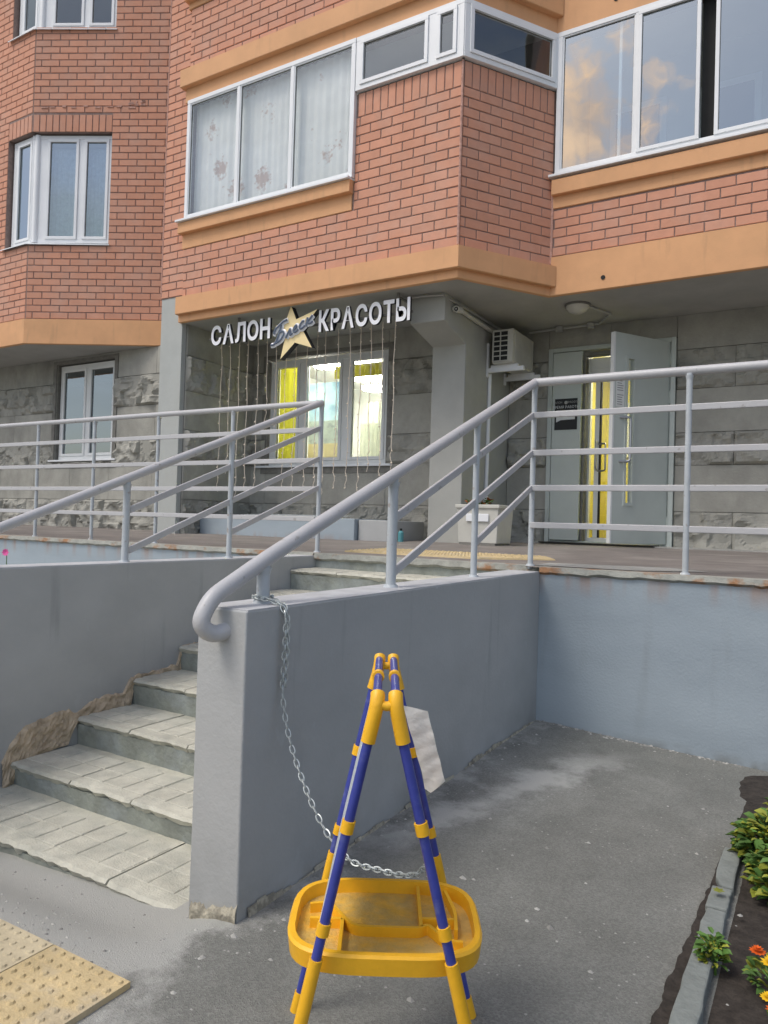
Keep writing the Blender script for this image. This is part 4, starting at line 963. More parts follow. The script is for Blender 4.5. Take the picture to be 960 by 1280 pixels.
# hall behind
s = MB(); s.box(-2.9, -2.8, 8.95, 11.2, .9, 3.4); s.box(-1.3, -1.2, 8.75, 11.2, .9, 3.4); s.box(-2.9, -1.2, 11.1, 11.2, .9, 3.4); o = bpart(s, 'hall_wall', M['yroom'])
s = MB(); s.box(-2.9, -1.2, 8.75, 11.2, 3.34, 3.4); s.box(-2.9, -1.2, 8.75, 11.2, .88, .965); s.box(-2.9, -2.44, 8.72, 8.95, .9, 3.4); s.box(-2.55, -2.2, 11.0, 11.09, 2.2, 3.0); bpart(s, 'hall_ceiling', M['room'])
s = MB(); s.box(-2.25, -1.6, 9.3, 9.9, 3.28, 3.33); o = s.build('ceiling_lamp', M['lamphall']); tag(o, label='square lit ceiling panel inside the entrance hall behind the open door', cat='lamp')
s = MB(); s.box(-2.14, -1.95, 10.9, 11.0, .97, 1.2); o = s.build('floor_pot', M['terra']); bezel(o, .02, 2); tag(o, label='small red-brown pot on the hall floor seen through the door gap', cat='pot')
s = MB(); s.box(-2.83, -1.55, 8.22, 8.54, dz_(8.4)+.012, dz_(8.4)+.022); o = s.build('door_mat', M['black']); bezel(o, .004); tag(o, label='thin black mat in front of the entrance door', cat='mat')

# text helper
def text_mesh(name, body, size, mt, mw, extrude=.0, shear=0, offset=0, align='CENTER', width=1.0, mats=None):
    c = bpy.data.curves.new(name, 'FONT'); c.body = body; c.size = size; c.extrude = extrude; c.shear = shear; c.offset = offset; c.align_x = align; c.resolution_u = 4
    ob = bpy.data.objects.new(name, c); COL.objects.link(ob); bpy.context.view_layer.update()
    me = bpy.data.meshes.new_from_object(ob.evaluated_get(bpy.context.evaluated_depsgraph_get())); bpy.data.objects.remove(ob)
    o = bpy.data.objects.new(name, me); COL.objects.link(o); me.materials.clear()
    for m_ in (mats or [mt]): me.materials.append(m_)
    if mats:
        for p in me.polygons: p.material_index = 0 if abs(p.normal.z) > .9 else 1
    o.matrix_world = mw @ Matrix.Diagonal((width, 1, 1, 1)); return o
def facing(x, y, z, W=None):
    # text lying in a wall plane, reading left to right for someone in front of it
    u = Vector((1, 0, 0)) if W is None else W.u; n_ = Vector((0, -1, 0)) if W is None else W.n
    mm = Matrix((u, Vector((0, 0, 1)), n_)).transposed().to_4x4(); mm.translation = (x, y, z); return mm
# black notice on the fixed leaf
s = MB(); s.box(-2.775, -2.505, 8.537, 8.543, 2.30, 2.67); nb = s.build('opening_hours_sign', M['black']); tag(nb, label='black opening hours sign on the closed door leaf', cat='sign')
def stick(o, parent): o.parent = parent; o.matrix_parent_inverse = parent.matrix_world.inverted(); return o
for body, z, sz, wd, mtn in (('САЛОН      КРАСОТЫ', 2.615, .032, .95, 'dim'), ('ВРЕМЯ РАБОТЫ', 2.555, .042, .98, 'paper')):
    stick(text_mesh('lettering', body, sz, M[mtn], facing(-2.64, 8.534, z), width=wd), nb)
s = MB(); s.tube([(-2.64, 8.536, 2.622), (-2.64, 8.534, 2.622)], .02, 12); stick(s.build('emblem', M['dim']), nb)
s = MB(); s.add([(-2.755, 8.534, 2.39), (-2.53, 8.534, 2.42), (-2.53, 8.534, 2.53), (-2.755, 8.534, 2.53), (-2.70, 8.534, 2.415)], [(0, 4, 1, 2, 3)]); stick(s.build('white_print', M['paper']), nb)
# paper notice on the open leaf
s = MB(); s.wbox(LW, .035, .155, .003, .005, 2.44, 2.80); pn = s.build('paper_notice', M['paper']); tag(pn, label='white paper notice with lines of print taped to the open door leaf', cat='notice')
s = MB()
for i in range(13):
    z = 2.77-i*.025; 
    if i in (7,): continue
    s.wbox(LW, .05, .05+random.uniform(.06, .09), .0055, .006, z-.006, z)
s.build('print_lines', M['ink'], pn)['kind'] = 'stuff'

# ---------------------------------------------------------------- shop sign
sg = empty('shop_sign', (-5.1, 6.55, 3.5), label='beauty salon sign of white letters with a gold star hung under the brick bay', cat='sign')
YS = 6.545
def letters(word, x0, x1, z0, z1):
    mw = facing(0, YS, 0); objs = []; ws_ = []
    for ch in word:
        o = text_mesh('letter', ch, 1, None, Matrix.Identity(4), extrude=.0, offset=.02, align='LEFT', mats=None) if False else None
        c = bpy.data.curves.new('letter', 'FONT'); c.body = ch; c.size = 1; c.extrude = .08; c.offset = .032; c.resolution_u = 6
        ob = bpy.data.objects.new('tmp', c); COL.objects.link(ob); bpy.context.view_layer.update(); me = bpy.data.meshes.new_from_object(ob.evaluated_get(bpy.context.evaluated_depsgraph_get())); bpy.data.objects.remove(ob)
        xsn = [v.co.x for v in me.vertices]; ysn = [v.co.y for v in me.vertices]; objs.append((me, min(xsn), max(xsn), min(ysn), max(ysn))); ws_.append(max(xsn)-min(xsn))
    gap = .10; tot = sum(ws_)+gap*(len(word)-1); kx = (x1-x0)/tot; x = x0
    for (me, a, b_, c0, c1), wd in zip(objs, ws_):
        hz_ = (z1-z0)
        for v in me.vertices:
            px = x+(v.co.x-a)*kx; pz = z0+(v.co.y-c0)/(c1-c0)*hz_; v.co = Vector((px, YS-v.co.z*.22-.02, pz))
        me.materials.clear(); me.materials.append(M['letter']); me.materials.append(M['side']); me.update()
        for p in me.polygons: p.material_index = 0 if p.normal.y < -.8 or p.normal.y > .8 and False else 1
        o = bpy.data.objects.new('letter', me); COL.objects.link(o); local(o, sg); x += (wd+gap)*kx
letters('САЛОН', -6.42, -5.50, 3.215, 3.455)
letters('КРАСОТЫ', -4.81, -3.66, 3.21, 3.45)
# star
def star_poly(cx, cz, pts, y0, y1, mats_, name):
    k = len(pts); s = MB(); s.add([(x, y0, z) for x, z in pts]+[(x, y1, z) for x, z in pts]+[(cx, y0-.004, cz)], [(i, (i+1) % k, 2*k) for i in range(k)], 0)
    s.add([(x, y0, z) for x, z in pts]+[(x, y1, z) for x, z in pts], [(i, (i+1) % k, k+(i+1) % k, k+i) for i in range(k)]+[tuple(range(k, 2*k))], 1)
    o = s.build(name, mats_); local(o, sg); return o
E = lambda px: -6.40+(px-268)*0
star = [(-5.215, 3.545), (-5.135, 3.375), (-4.845, 3.455), (-5.045, 3.255), (-4.905, 3.035), (-5.145, 3.115), (-5.345, 2.945), (-5.285, 3.19), (-5.43, 3.335), (-5.29, 3.345)]
star = [(x+.04, z) for x, z in star]
star_poly(-5.11, 3.26, star, YS-.075, YS+.0, [M['star'], M['side']], 'star')
# script word, hand drawn strokes: Блеск
def stroke(pts, rad, y, name, mt):
    P = arc_pts([(x, y, z) for x, z in pts], .02, 4); s = MB(); s.tube(P, rad, 8)
    for i, v in enumerate(s.v): s.v[i] = (v[0], y+(v[1]-y)*.35, v[2])
    return s
bx0, bz0 = -5.40, 3.10; rise = .36
def T(u, v): return (bx0+u*.56+v*.03, bz0+u*.56*rise+v*.20)
strokes = [[(.30, 1.08), (.20, 1.12), (.10, 1.02), (.02, .95), (-.02, .72), (.02, .66)], [(.16, .98), (.13, .55), (.09, .15), (.02, .02), (-.06, .12)],
           [(.12, .55), (.22, .58), (.27, .36), (.20, .08), (.08, .04)], [(.33, .02), (.37, .25), (.42, .46), (.43, .2), (.44, .02), (.50, .08)],
           [(.50, .22), (.58, .30), (.57, .46), (.51, .36), (.51, .12), (.58, .03), (.64, .12)], [(.76, .40), (.71, .46), (.66, .30), (.67, .10), (.73, .03), (.80, .12)],
           [(.84, .50), (.83, .02)], [(.96, .46), (.85, .24), (.92, .04), (.99, .10)]]
s1 = MB(); s2 = MB()
for k_ in strokes:
    p = [T(u, v) for u, v in k_]; a = stroke(p, .030, YS-.085, '', None); s1.add(a.v, a.f); a = stroke(p, .0125, YS-.105, '', None); s2.add(a.v, a.f)
o = s1.build('script_outline', M['letter'], smooth=True); local(o, sg); o = s2.build('script_word', M['script'], smooth=True); local(o, sg)
for x in (-6.02, -3.83):
    s = MB(); s.box(x-.012, x+.012, YS+.0, YS+.02, 3.23, 3.53); s.box(x-.012, x+.012, YS+.02, YS+.55, 3.475, 3.49); o = s.build('bracket', M['joint']); local(o, sg)
s = MB(); s.box(-6.5, -3.66, YS+.01, YS+.03, 3.30, 3.325); o = s.build('mounting_bar', M['joint']); local(o, sg)

# light strings hanging behind the sign
lc = empty('light_string_curtain', (-5.2, 6.75, 3.3), label='curtain of thin light strings hanging from the salon sign in front of the window', cat='string lights')
for i in range(18):
    x = -6.46+i*.146+random.uniform(-.02, .02); zb = random.choice((1.34, 1.5, 1.42, 1.6, 1.66)) if i not in (5, 6) else 2.2+.2*i % .3; s = MB(); pts = []; z = 3.30
    yy_ = 6.75+random.uniform(-.01, .01); ph = random.random()*6
    while z > zb:
        pts.append((x+.006*math.sin(z*7+ph)+(.012*math.sin(z*40) if z < zb+.25 else 0), yy_+.004*math.sin(z*13), z)); z -= .045
    s.tube(pts, .0048, 4)
    for j, p in enumerate(pts[1::3]):
        sd_ = random.choice((-1, 1)); s.tube([p, (p[0]+sd_*.013, p[1]-.008, p[2]+random.uniform(-.02, .014))], .0042, 4, radii=[.004, .008])
    o = s.build('light_string', M['wire']); local(o, lc)

# ---------------------------------------------------------------- things on and beside the walls
ac = empty('air_conditioner', (-3.16, 8.1, 3.0), label='white outdoor air conditioner unit bracketed to the grey pier beside the door', cat='air conditioner')
x0, x1, y0, y1, z0, z1 = -3.285, -3.035, 7.79, 8.47, 2.985, 3.375
s = MB(); s.box(x0, x1, y0+.006, y1, z0, z1); o = s.build('casing', M['oldwhite']); bezel(o, .012, 3); local(o, ac)
s = MB()
s.box(x0+.015, x1-.05, y0-.0, y0+.006, z0+.03, z1-.02); o = s.build('louvre_recess', M['black']); local(o, ac)
s = MB(); s.box((x0+x1)/2-.03, (x0+x1)/2-.02, y0-.012, y0, z0+.02, z1-.02)
for a in (x0+.006, x1-.062): s.box(a, a+.014, y0-.011, y0, z0+.02, z1-.02)
s.box(x1-.048, x1-.003, y0-.006, y0+.006, z0+.01, z1-.01)
o = s.build('grille_bar', M['oldwhite']); local(o, ac)
for i in range(7):
    z = z0+.022+i*(z1-z0-.05)/6; s = MB(); s.box(x0+.02, x1-.062, y0-.010, y0-.001, z, z+.011); o = s.build('louvre', M['oldwhite']); local(o, ac)
s = MB()
s.tube([(x1-.002, 8.08, 3.18), (x1+.004, 8.08, 3.18)], .165, 28); o = s.build('fan_recess', M['joint']); local(o, ac)
s = MB()
for i in range(26): y = y0+.06+i*.0205; s.box(x1+.002, x1+.012, y, y+.005, z0+.02, z1-.02)
o = s.build('fan_guard', M['oldwhite']); local(o, ac)
s = MB(); s.box(x1, x1+.012, y1-.10, y1-.06, z0+.02, z1-.02); o = s.build('front_rib', M['oldwhite']); local(o, ac)
for y in (7.88, 8.42):
    s = MB(); s.box(-3.384, -3.36, y-.02, y+.02, 2.86, 3.25 if y < 8 else 3.0); s.box(-3.36, -2.93, y-.022, y+.022, 2.905, 2.955); s.box(-3.33, -3.0, y-.018, y+.018, 2.955, 2.986)
    o = s.build('bracket', M['white']); bezel(o, .003); local(o, ac)
s = MB(); s.tube([(-3.365, 7.93, 2.9), (-3.365, 7.92, 2.0), (-3.365, 7.90, 1.15)], .022, 10); o = s.build('drain_pipe', M['white'], smooth=True); local(o, ac)

# bullet camera under the soffit
cm = empty('security_camera', (-3.36, 6.98, 3.38), label='small white bullet security camera under the soffit on the grey pier', cat='security camera')
s = MB(); s.tube([(-3.375, 6.93, 3.40), (-3.33, 6.93, 3.40)], .03, 14); o = s.build('mount', M['oldwhite'], smooth=True); local(o, cm)
s = MB(); s.tube([(-3.325, 6.90, 3.385), (-3.31, 6.98, 3.39)], .034, 18); s.tube([(-3.325, 6.896, 3.385), (-3.325, 6.893, 3.385)], .022, 14, 1); s.tube([(-3.325, 6.892, 3.385), (-3.325, 6.890, 3.385)], .010, 10, 0)
o = s.build('camera_body', [M['oldwhite'], M['black']], smooth=True); local(o, cm)
cd = empty('cable_trunking', (-3.36, 7.3, 3.4), label='white cable trunking running back along the pier under the soffit', cat='trunking')
s = MB(); s.tube([(-3.355, 6.98, 3.42), (-3.355, 7.95, 3.40)], .024, 8); o = s.build('trunking', M['oldwhite'], smooth=True); local(o, cd)
s = MB(); s.tube([(-4.3, 6.70, 3.50), (-3.9, 6.70, 3.505), (-3.6, 6.70, 3.50), (-3.40, 6.72, 3.49), (-3.36, 7.0, 3.47), (-3.36, 7.5, 3.48), (-3.37, 8.5, 3.48)], .010, 8); o = s.build('cable', M['dim'], smooth=True); local(o, cd)
# soffit lamp
lp = empty('ceiling_lamp', (-2.29, 7.72, 3.52), label='white dome lamp, unlit, on the soffit above the entrance', cat='lamp')
k = 20; s = MB(); prof2 = [(.0, -.10), (.05, -.095), (.095, -.07), (.12, -.035), (.125, -.018)]; vs = []
for r, z in prof2: vs += [(-2.29+r*math.cos(q*math.tau/k), 7.72+r*math.sin(q*math.tau/k), 3.522+z) for q in range(k)]
s.add(vs, [(a*k+q, a*k+(q+1) % k, (a+1)*k+(q+1) % k, (a+1)*k+q) for a in range(4) for q in range(k)]); o = s.build('lamp_shade', M['lampoff'], smooth=True); local(o, lp)
s = MB(); s.tube([(-2.29, 7.72, 3.524), (-2.29, 7.72, 3.50)], .135, 24); o = s.build('lamp_base', M['joint'], smooth=True); local(o, lp)
cn = empty('conduit', (-2.6, 8.2, 3.5), label='thin conduit with two junction boxes on the soffit behind the dome lamp', cat='conduit')
s = MB(); s.tube([(-2.2, 7.75, 3.51), (-2.05, 8.15, 3.50), (-2.25, 8.45, 3.495), (-3.1, 8.5, 3.495)], .012, 8); o = s.build('pipe', M['dim'], smooth=True); local(o, cn)
for x in (-2.35, -2.72):
    s = MB(); s.tube([(x, 8.46, 3.515), (x, 8.46, 3.46)], .045, 14); o = s.build('junction_box', M['dim'], smooth=True); local(o, cn)

# planter
pl = empty('planter', (-3.0, 7.0, dz_(7)), label='white square planter box with withered plants beside the pier', cat='planter')
zb_ = dz_(7)+.02; s = MB()
def frustum(s, cx, cy, h0, h1, wx, wy, t0, t1, mi=0):
    s.add([(cx+a*wx*t0, cy+b*wy*t0, h0) for a, b in ((-1, -1), (1, -1), (1, 1), (-1, 1))]+[(cx+a*wx*t1, cy+b*wy*t1, h1) for a, b in ((-1, -1), (1, -1), (1, 1), (-1, 1))],
          [(0, 3, 2, 1), (4, 5, 6, 7), (0, 1, 5, 4), (1, 2, 6, 5), (2, 3, 7, 6), (3, 0, 4, 7)], mi)
pcx, pcy = -3.03, 7.12
frustum(s, pcx, pcy, zb_, 1.32, .23, .21, .92, 1.0); frustum(s, pcx, pcy, 1.305, 1.345, .245, .225, 1, 1); o = s.build('pot', M['oldwhite']); bezel(o, .008, 2); local(o, pl)
s = MB(); s.box(pcx-.20, pcx+.20, pcy-.18, pcy+.18, 1.343, 1.349); o = s.build('soil', M['soil']); local(o, pl)
s = MB(); s.box(pcx-.2, pcx+.2, pcy-.2, pcy+.2, zb_-.03, zb_); o = s.build('saucer', M['joint']); local(o, pl)
s = MB(); s.box(pcx-.12, pcx+.13, pcy-.222, pcy-.212, 1.17, 1.25); o = s.build('moulding', M['white']); bezel(o, .008, 2); local(o, pl)
s = MB()
def leafclump(s, cx, cy, cz, r, h, n_, sz, mi=None):
    for _ in range(n_):
        a = random.random()*math.tau; rr_ = r*math.sqrt(random.random()); zz = cz+h*random.random()*(1-.5*rr_/r); x = cx+rr_*math.cos(a); y = cy+rr_*math.sin(a)
        d = Vector((math.cos(a)+random.uniform(-.6, .6), math.sin(a)+random.uniform(-.6, .6), random.uniform(-.1, 1.0))).normalized(); sd_ = d.cross(Vector((random.uniform(-.4, .4), random.uniform(-.4, .4), 1))).normalized(); ln = sz*random.uniform(.6, 1.3); p = Vector((x, y, zz)); nn = sd_.cross(d)*.12
        wl2 = random.uniform(.22, .36); s.add([p, p+d*ln*.3+sd_*ln*wl2+nn*ln, p+d*ln*.7+sd_*ln*wl2*.9+nn*ln*.6, p+d*ln-Vector((0, 0, ln*.18)), p+d*ln*.7-sd_*ln*wl2*.9+nn*ln*.6, p+d*ln*.3-sd_*ln*wl2+nn*ln, p+d*ln*.5-nn*ln*.2], [(0, 1, 6), (1, 2, 6), (2, 3, 6), (3, 4, 6), (4, 5, 6), (5, 0, 6)], (random.random() < .38) if mi is None else mi)
leafclump(s, pcx-.04, pcy-.05, 1.34, .13, .09, 120, .045); o = s.build('foliage', [M['leaf'], M['terra']]); local(o, pl)
# small bottle
bo = empty('bottle', (-3.96, 6.95, dz_(6.95)), label='small teal bottle with dark cap on the platform beside the pier', cat='bottle')
s = MB(); z = dz_(6.95); s.tube([(-3.94, 6.95, z), (-3.94, 6.95, z+.10), (-3.94, 6.95, z+.12)], .03, 12, radii=[.032, .032, .014]); o = s.build('bottle_body', M['brownbox'], smooth=True); local(o, bo)
s = MB(); s.tube([(-3.94, 6.95, z+.12), (-3.94, 6.95, z+.145)], .014, 10); o = s.build('cap', M['black']); local(o, bo)
# grey low ledge under the salon window
s = MB(); s.box(-6.80, -4.45, 6.80, 7.72, .9, 1.165); le = s.build('window_ledge_box', M['greyfront']); bezel(le, .008); tag(le, label='long low blue-grey painted ledge on the platform under the salon window', cat='ledge')
s = MB(); s.box(-4.435, -4.06, 6.86, 7.72, .9, 1.155); le = s.build('window_ledge_box', M['grey']); bezel(le, .008); tag(le, label='short darker grey ledge at the right end of the low ledge under the salon window', cat='ledge')
s = MB(); s.add([(-6.4, 6.9, 1.172), (-4.9, 6.9, 1.172), (-4.9, 7.5, 1.205), (-6.4, 7.5, 1.205), (-6.4, 6.9, 1.166), (-4.9, 6.9, 1.166)], [(0, 1, 2, 3), (0, 4, 5, 1)]); o = s.build('metal_sheet', M['railpost']); tag(o, label='thin grey metal sheet lying on the low ledge under the salon window', cat='sheet')

# chipped plaster at the foot of the near wall end
s = MB(); nn_ = 26; vs = []
for i in range(nn_+1):
    x = -1.60+.18*i/nn_; hgt = .02+.05*max(0, (i/nn_-.35))+.022*noise.noise(Vector((x*40, 2, 0)))+.012*noise.noise(Vector((x*110, 2, 0)))
    for j in range(5): vs.append((x, 1.6165-.004*abs(noise.noise(Vector((x*60, j*1.7, 0))))-(.004 if j < 4 else -.004), -.09+(.09+max(.004, hgt)-.045)*j/4))
s.add(vs, [(i*5+j, (i+1)*5+j, (i+1)*5+j+1, i*5+j+1) for i in range(nn_) for j in range(4)])
M['chip'] = mat('bare_plaster', (.40, .37, .29), .95, .25, 30, .5, 120, col2=(.26, .24, .19), c2scale=22, c2lo=.48, c2hi=.58)
o = s.build('bare_plaster', M['chip']); local(o, rw)
s = MB()
for i in range(60):
    y = 1.66+2.45*i/60; hgt = max(.0, .012+.028*noise.noise(Vector((y*5, 7, 0)))+.012*noise.noise(Vector((y*23, 7, 0))))
    z = gz(-1.4, y); y2 = y+2.45/60; s.add([(-1.4165, y, z-.02), (-1.4165, y2, z-.02), (-1.4165, y2, z+hgt), (-1.4165, y, z+hgt), (-1.405, y, z-.02), (-1.405, y2, z-.02)], [(0, 4, 5, 1), (3, 4, 5, 2)])
o = s.build('bare_plaster', M['chip']); local(o, rw)

# ---------------------------------------------------------------- chain
cpts = [(-1.545, 1.83, .866), (-1.50, 1.775, .872), (-1.452, 1.775, .868), (-1.412, 1.775, .85), (-1.400, 1.775, .80), (-1.400, 1.772, .70), (-1.398, 1.770, .58), (-1.348, 1.758, .439), (-1.235, 1.732, .283), (-1.107, 1.692, .206), (-.985, 1.68, .204), (-.87, 1.66, .232), (-.775, 1.60, .34)]
def resample(P, step):
    P = [Vector(p) for p in P]; Q = []
    for i in range(len(P)-1):   # catmull-rom
        p0 = P[max(0, i-1)]; p1 = P[i]; p2 = P[i+1]; p3 = P[min(len(P)-1, i+2)]
        for t_ in range(20):
            u = t_/20; Q.append(.5*((2*p1)+(p2-p0)*u+(2*p0-5*p1+4*p2-p3)*u*u+(3*p1-p0-3*p2+p3)*u**3))
    Q.append(P[-1]); out_ = [Q[0]]; acc = 0
    for a, b_ in zip(Q, Q[1:]):
        acc += (b_-a).length
        if acc >= step: out_.append(b_); acc = 0
    return out_
ch = empty('chain', (-1.5, 1.8, .86), label='galvanised chain tied round the handrail post and hanging down to the easel', cat='chain')
def link_ring(s, c, d, side, L_=.028, Wd=.0068, r=.0023):
    pts = []
    for q in range(10):
        a = q*math.tau/10; pts.append(c+d*(math.cos(a)*L_/2)+side*(math.sin(a)*Wd))
    s.tube(pts, r, 5, closed=True)
lnk = 0
def run_chain(pts, name='link'):
    global lnk
    rs = resample(pts, .0178)
    for i in range(len(rs)-1):
        d = (rs[i+1]-rs[i]).normalized(); a = d.cross(Vector((0, 0, 1)));
        if a.length < .1: a = d.cross(Vector((0, 1, 0)))
        a.normalize(); b_ = d.cross(a); ang = math.pi/4+(math.pi/2 if i % 2 else 0); side = a*math.cos(ang)+b_*math.sin(ang)
        s = MB(); link_ring(s, (rs[i]+rs[i+1])/2, d, side); o = s.build(name, M['chain'], smooth=True); local(o, ch); lnk += 1
run_chain(cpts)
run_chain([(-1.46, 1.79, .87), (-1.410, 1.788, .845), (-1.399, 1.784, .75), (-1.399, 1.780, .66), (-1.40, 1.784, .60)])
loop = [(-1.515+.03*math.cos(a), 1.80+.03*math.sin(a), .875) for a in [i*math.tau/10 for i in range(11)]]; run_chain(loop)

# ---------------------------------------------------------------- easel
fy = R_(-30.6667); EF = Vector((math.sin(fy), math.cos(fy), 0)); ER = Vector((math.cos(fy), -math.sin(fy), 0))
def e(a, b_, z): return tuple(EF*b_+ER*a+Vector((0, 0, z)))
es = empty('easel', e(.02, 1.545, -.045), label='yellow and blue tubular folding easel with a yellow tray, standing on the asphalt', cat='easel')
def legpt(sd_, fr__, z):
    # leg axes measured on both side frames: apex .806, foot -.045
    b_ = 1.33 if fr__ == 0 else 1.76; t_ = (.80-z)/.845
    if sd_ < 0: a = -.006-.176*t_
    else: a = .022+.212*t_
    return Vector(e(a, b_, z))
def epart(s, name, mt, smooth=True, par=None):
    o = s.build(name, mt, smooth=smooth)
    if par: o.parent = par
    else: local(o, es)
    return o
for fr__ in (0, 1):
    for sd_ in (-1, 1):
        s = MB(); s.tube([legpt(sd_, fr__, .74), legpt(sd_, fr__, -.02)], .0093, 14); lg = epart(s, 'leg', M['btube'])
        for z in ((.570, .386) if fr__ == 0 else ((.575, .386))):
            s = MB(); s.tube([legpt(sd_, fr__, z+.011), legpt(sd_, fr__, z-.011)], .0125, 14); epart(s, 'clip', M['ytube'], par=lg)
        s = MB(); s.tube([legpt(sd_, fr__, .332), legpt(sd_, fr__, .075 if fr__ else .06)], .0125, 14); epart(s, 'sleeve', M['ytube'], par=lg)
        s = MB(); s.tube([legpt(sd_, fr__, .0), legpt(sd_, fr__, -.045)], .0125, 14, radii=[.012, .0135]); epart(s, 'foot', M['ytube'], par=lg)
    # apex elbows
    zt = .812; b_ = 1.33 if fr__ == 0 else 1.76; zc = .805 if fr__ == 0 else .795
    s = MB()
    A1 = legpt(-1, fr__, .722); A2 = legpt(1, fr__, .722); B1 = Vector(e(-.004, b_, zc)); B2 = Vector(e(.026, b_, zc))
    s.tube([A1, Vector(e(-.0125, b_, zc-.038)), Vector(e(-.0085, b_, zc-.018)), Vector(e(-.007, b_+.003, zc-.004)), Vector(e(-.007, b_+.010, zc+.002))], .0135, 14); s.tube([A2, Vector(e(.0315, b_, zc-.038)), Vector(e(.027, b_, zc-.018)), Vector(e(.0255, b_+.003, zc-.004)), Vector(e(.0255, b_+.010, zc+.002))], .0135, 14)
    s.tube([Vector(e(-.008, b_, zc-.014)), Vector(e(.010, b_, zc-.018)), Vector(e(.027, b_, zc-.014))], .009, 12)
    epart(s, 'apex_bracket', M['ytube'])
for a in (-.008, .026):
    s = MB(); s.tube([e(a, 1.335, .802), e(a, 1.755, .792)], .0085, 14); tb = epart(s, 'crossbar', M['btube'])
    s = MB(); s.tube([e(a, 1.53, .798), e(a, 1.555, .797)], .0125, 14); epart(s, 'clip', M['ytube'], par=tb)
# board on the left side, seen nearly edge-on
def lp_(z, fr__, out_=0): p = legpt(-1, fr__, z); return p-ER*out_
s = MB(); z1, z0 = .71, .39
vs = [lp_(z1, 0, .010), lp_(z1, 1, -.001), lp_(z0, 1, -.001), lp_(z0, 0, .010), lp_(z1, 0, .005), lp_(z1, 1, -.006), lp_(z0, 1, -.006), lp_(z0, 0, .005)]
s.add(vs, [(0, 1, 2, 3), (0, 3, 7, 4), (0, 4, 5, 1), (1, 5, 6, 2), (2, 6, 7, 3)], 0); s.add(vs, [(4, 5, 6, 7)], 1)
o = s.build('drawing_board', [M['board'], M['chalk']]); bezel(o, .0015, 1); local(o, es)
# tray: rounded tub with compartments
def ty(a, b_, z): return Vector(e(a+.02, b_, z))
Bc, hw, hd = 1.495, .187, .146
def rrect(hw_, hd_, n_=40, p=3.6):
    o_ = []
    for i in range(n_):
        t_ = i*math.tau/n_; c_, s_ = math.cos(t_), math.sin(t_); o_.append((hw_*math.copysign(abs(c_)**(2/p), c_), hd_*math.copysign(abs(s_)**(2/p), s_)))
    return o_
s = MB(); rings = [(hw, hd, .292), (hw+.004, hd+.004, .325), (hw, hd, .330), (hw-.010, hd-.010, .330), (hw-.012, hd-.012, .303)]; kk = 40; vs = []
for (a, b_, z) in rings: vs += [ty(x, Bc+y, z) for x, y in rrect(a, b_)]
s.add(vs, [(r*kk+q, r*kk+(q+1) % kk, (r+1)*kk+(q+1) % kk, (r+1)*kk+q) for r in range(4) for q in range(kk)]+[tuple(range(kk))])
tr = epart(s, 'tray', M['ytube'])
s = MB(); s.add([ty(x, Bc+y, .3035) for x, y in rrect(hw-.011, hd-.011)], [tuple(range(kk))]); epart(s, 'tray_floor', M['trayfloor'], smooth=False, par=tr)
def divider(path, h=.323, w_=.0035):
    s = MB(); pts = [Vector((p[0], p[1], 0)) for p in arc_pts([(x, y, 0) for x, y in path], .02, 4)]; vs = []
    for i, p in enumerate(pts):
        d = (pts[min(i+1, len(pts)-1)]-pts[max(i-1, 0)]).normalized(); nn = Vector((-d.y, d.x, 0))*w_; vs += [ty(p.x+nn.x, Bc+p.y+nn.y, .302), ty(p.x-nn.x, Bc+p.y-nn.y, .302), ty(p.x+nn.x, Bc+p.y+nn.y, h), ty(p.x-nn.x, Bc+p.y-nn.y, h)]
    k_ = len(pts); s.add(vs, [(4*i, 4*i+4, 4*i+6, 4*i+2) for i in range(k_-1)]+[(4*i+1, 4*i+3, 4*i+7, 4*i+5) for i in range(k_-1)]+[(4*i+2, 4*i+6, 4*i+7, 4*i+3) for i in range(k_-1)]+[(0, 2, 3, 1), (4*k_-4, 4*k_-3, 4*k_-1, 4*k_-2)]); epart(s, 'divider', M['ytube'], par=tr)
divider([(-.155, .045), (-.115, .055), (-.085, .0), (-.06, -.035), (.07, -.035), (.085, -.02), (.12, -.075), (.15, -.08)])
divider([(-.085, -.01), (-.085, -.14)]); divider([(-.15, -.01), (-.085, -.01)]); divider([(.072, -.03), (.072, .135)]); divider([(.075, .0), (.14, .0)]); divider([(.13, .12), (.145, .03), (.14, -.04)])
# cloth hanging over the right leg
s = MB(); c00, c10, c01, c11 = Vector(e(.047, 1.60, .722)), Vector(e(.100, 1.585, .716)), Vector(e(.100, 1.60, .555)), Vector(e(.142, 1.585, .565)); NU, NV = 10, 22
for th in (0, .004):
    for j in range(NV+1):
        for i in range(NU+1):
            u, v = i/NU, j/NV; p = (c00*(1-u)+c10*u)*(1-v)+(c01*(1-u)+c11*u)*v+ER*(.0006*math.sin(v*17+u*2)); 
            if v > .85: p = p+Vector((0, 0, -.02*(1-abs(u-.3)*1.6)*(v-.85)/.15))
            p = p+EF*(.0012*math.sin(v*34+u*5)+.0012*math.sin(v*13+u*6)+th); s.v.append(tuple(p))
w1 = NU+1; b2 = w1*(NV+1)
for base in (0, b2):
    for j in range(NV):
        for i in range(NU): q = base+j*w1+i; s.f.append((q, q+1, q+w1+1, q+w1))
for j in range(NV): q = j*w1; s.f.append((q, q+w1, b2+q+w1, b2+q)); q += NU; s.f.append((q, q+w1, b2+q+w1, b2+q))
s.m = [0]*len(s.f); o = s.build('cloth', M['cloth'], smooth=True); tag(o, label='crumpled white cloth hanging from the right legs of the easel', cat='cloth')

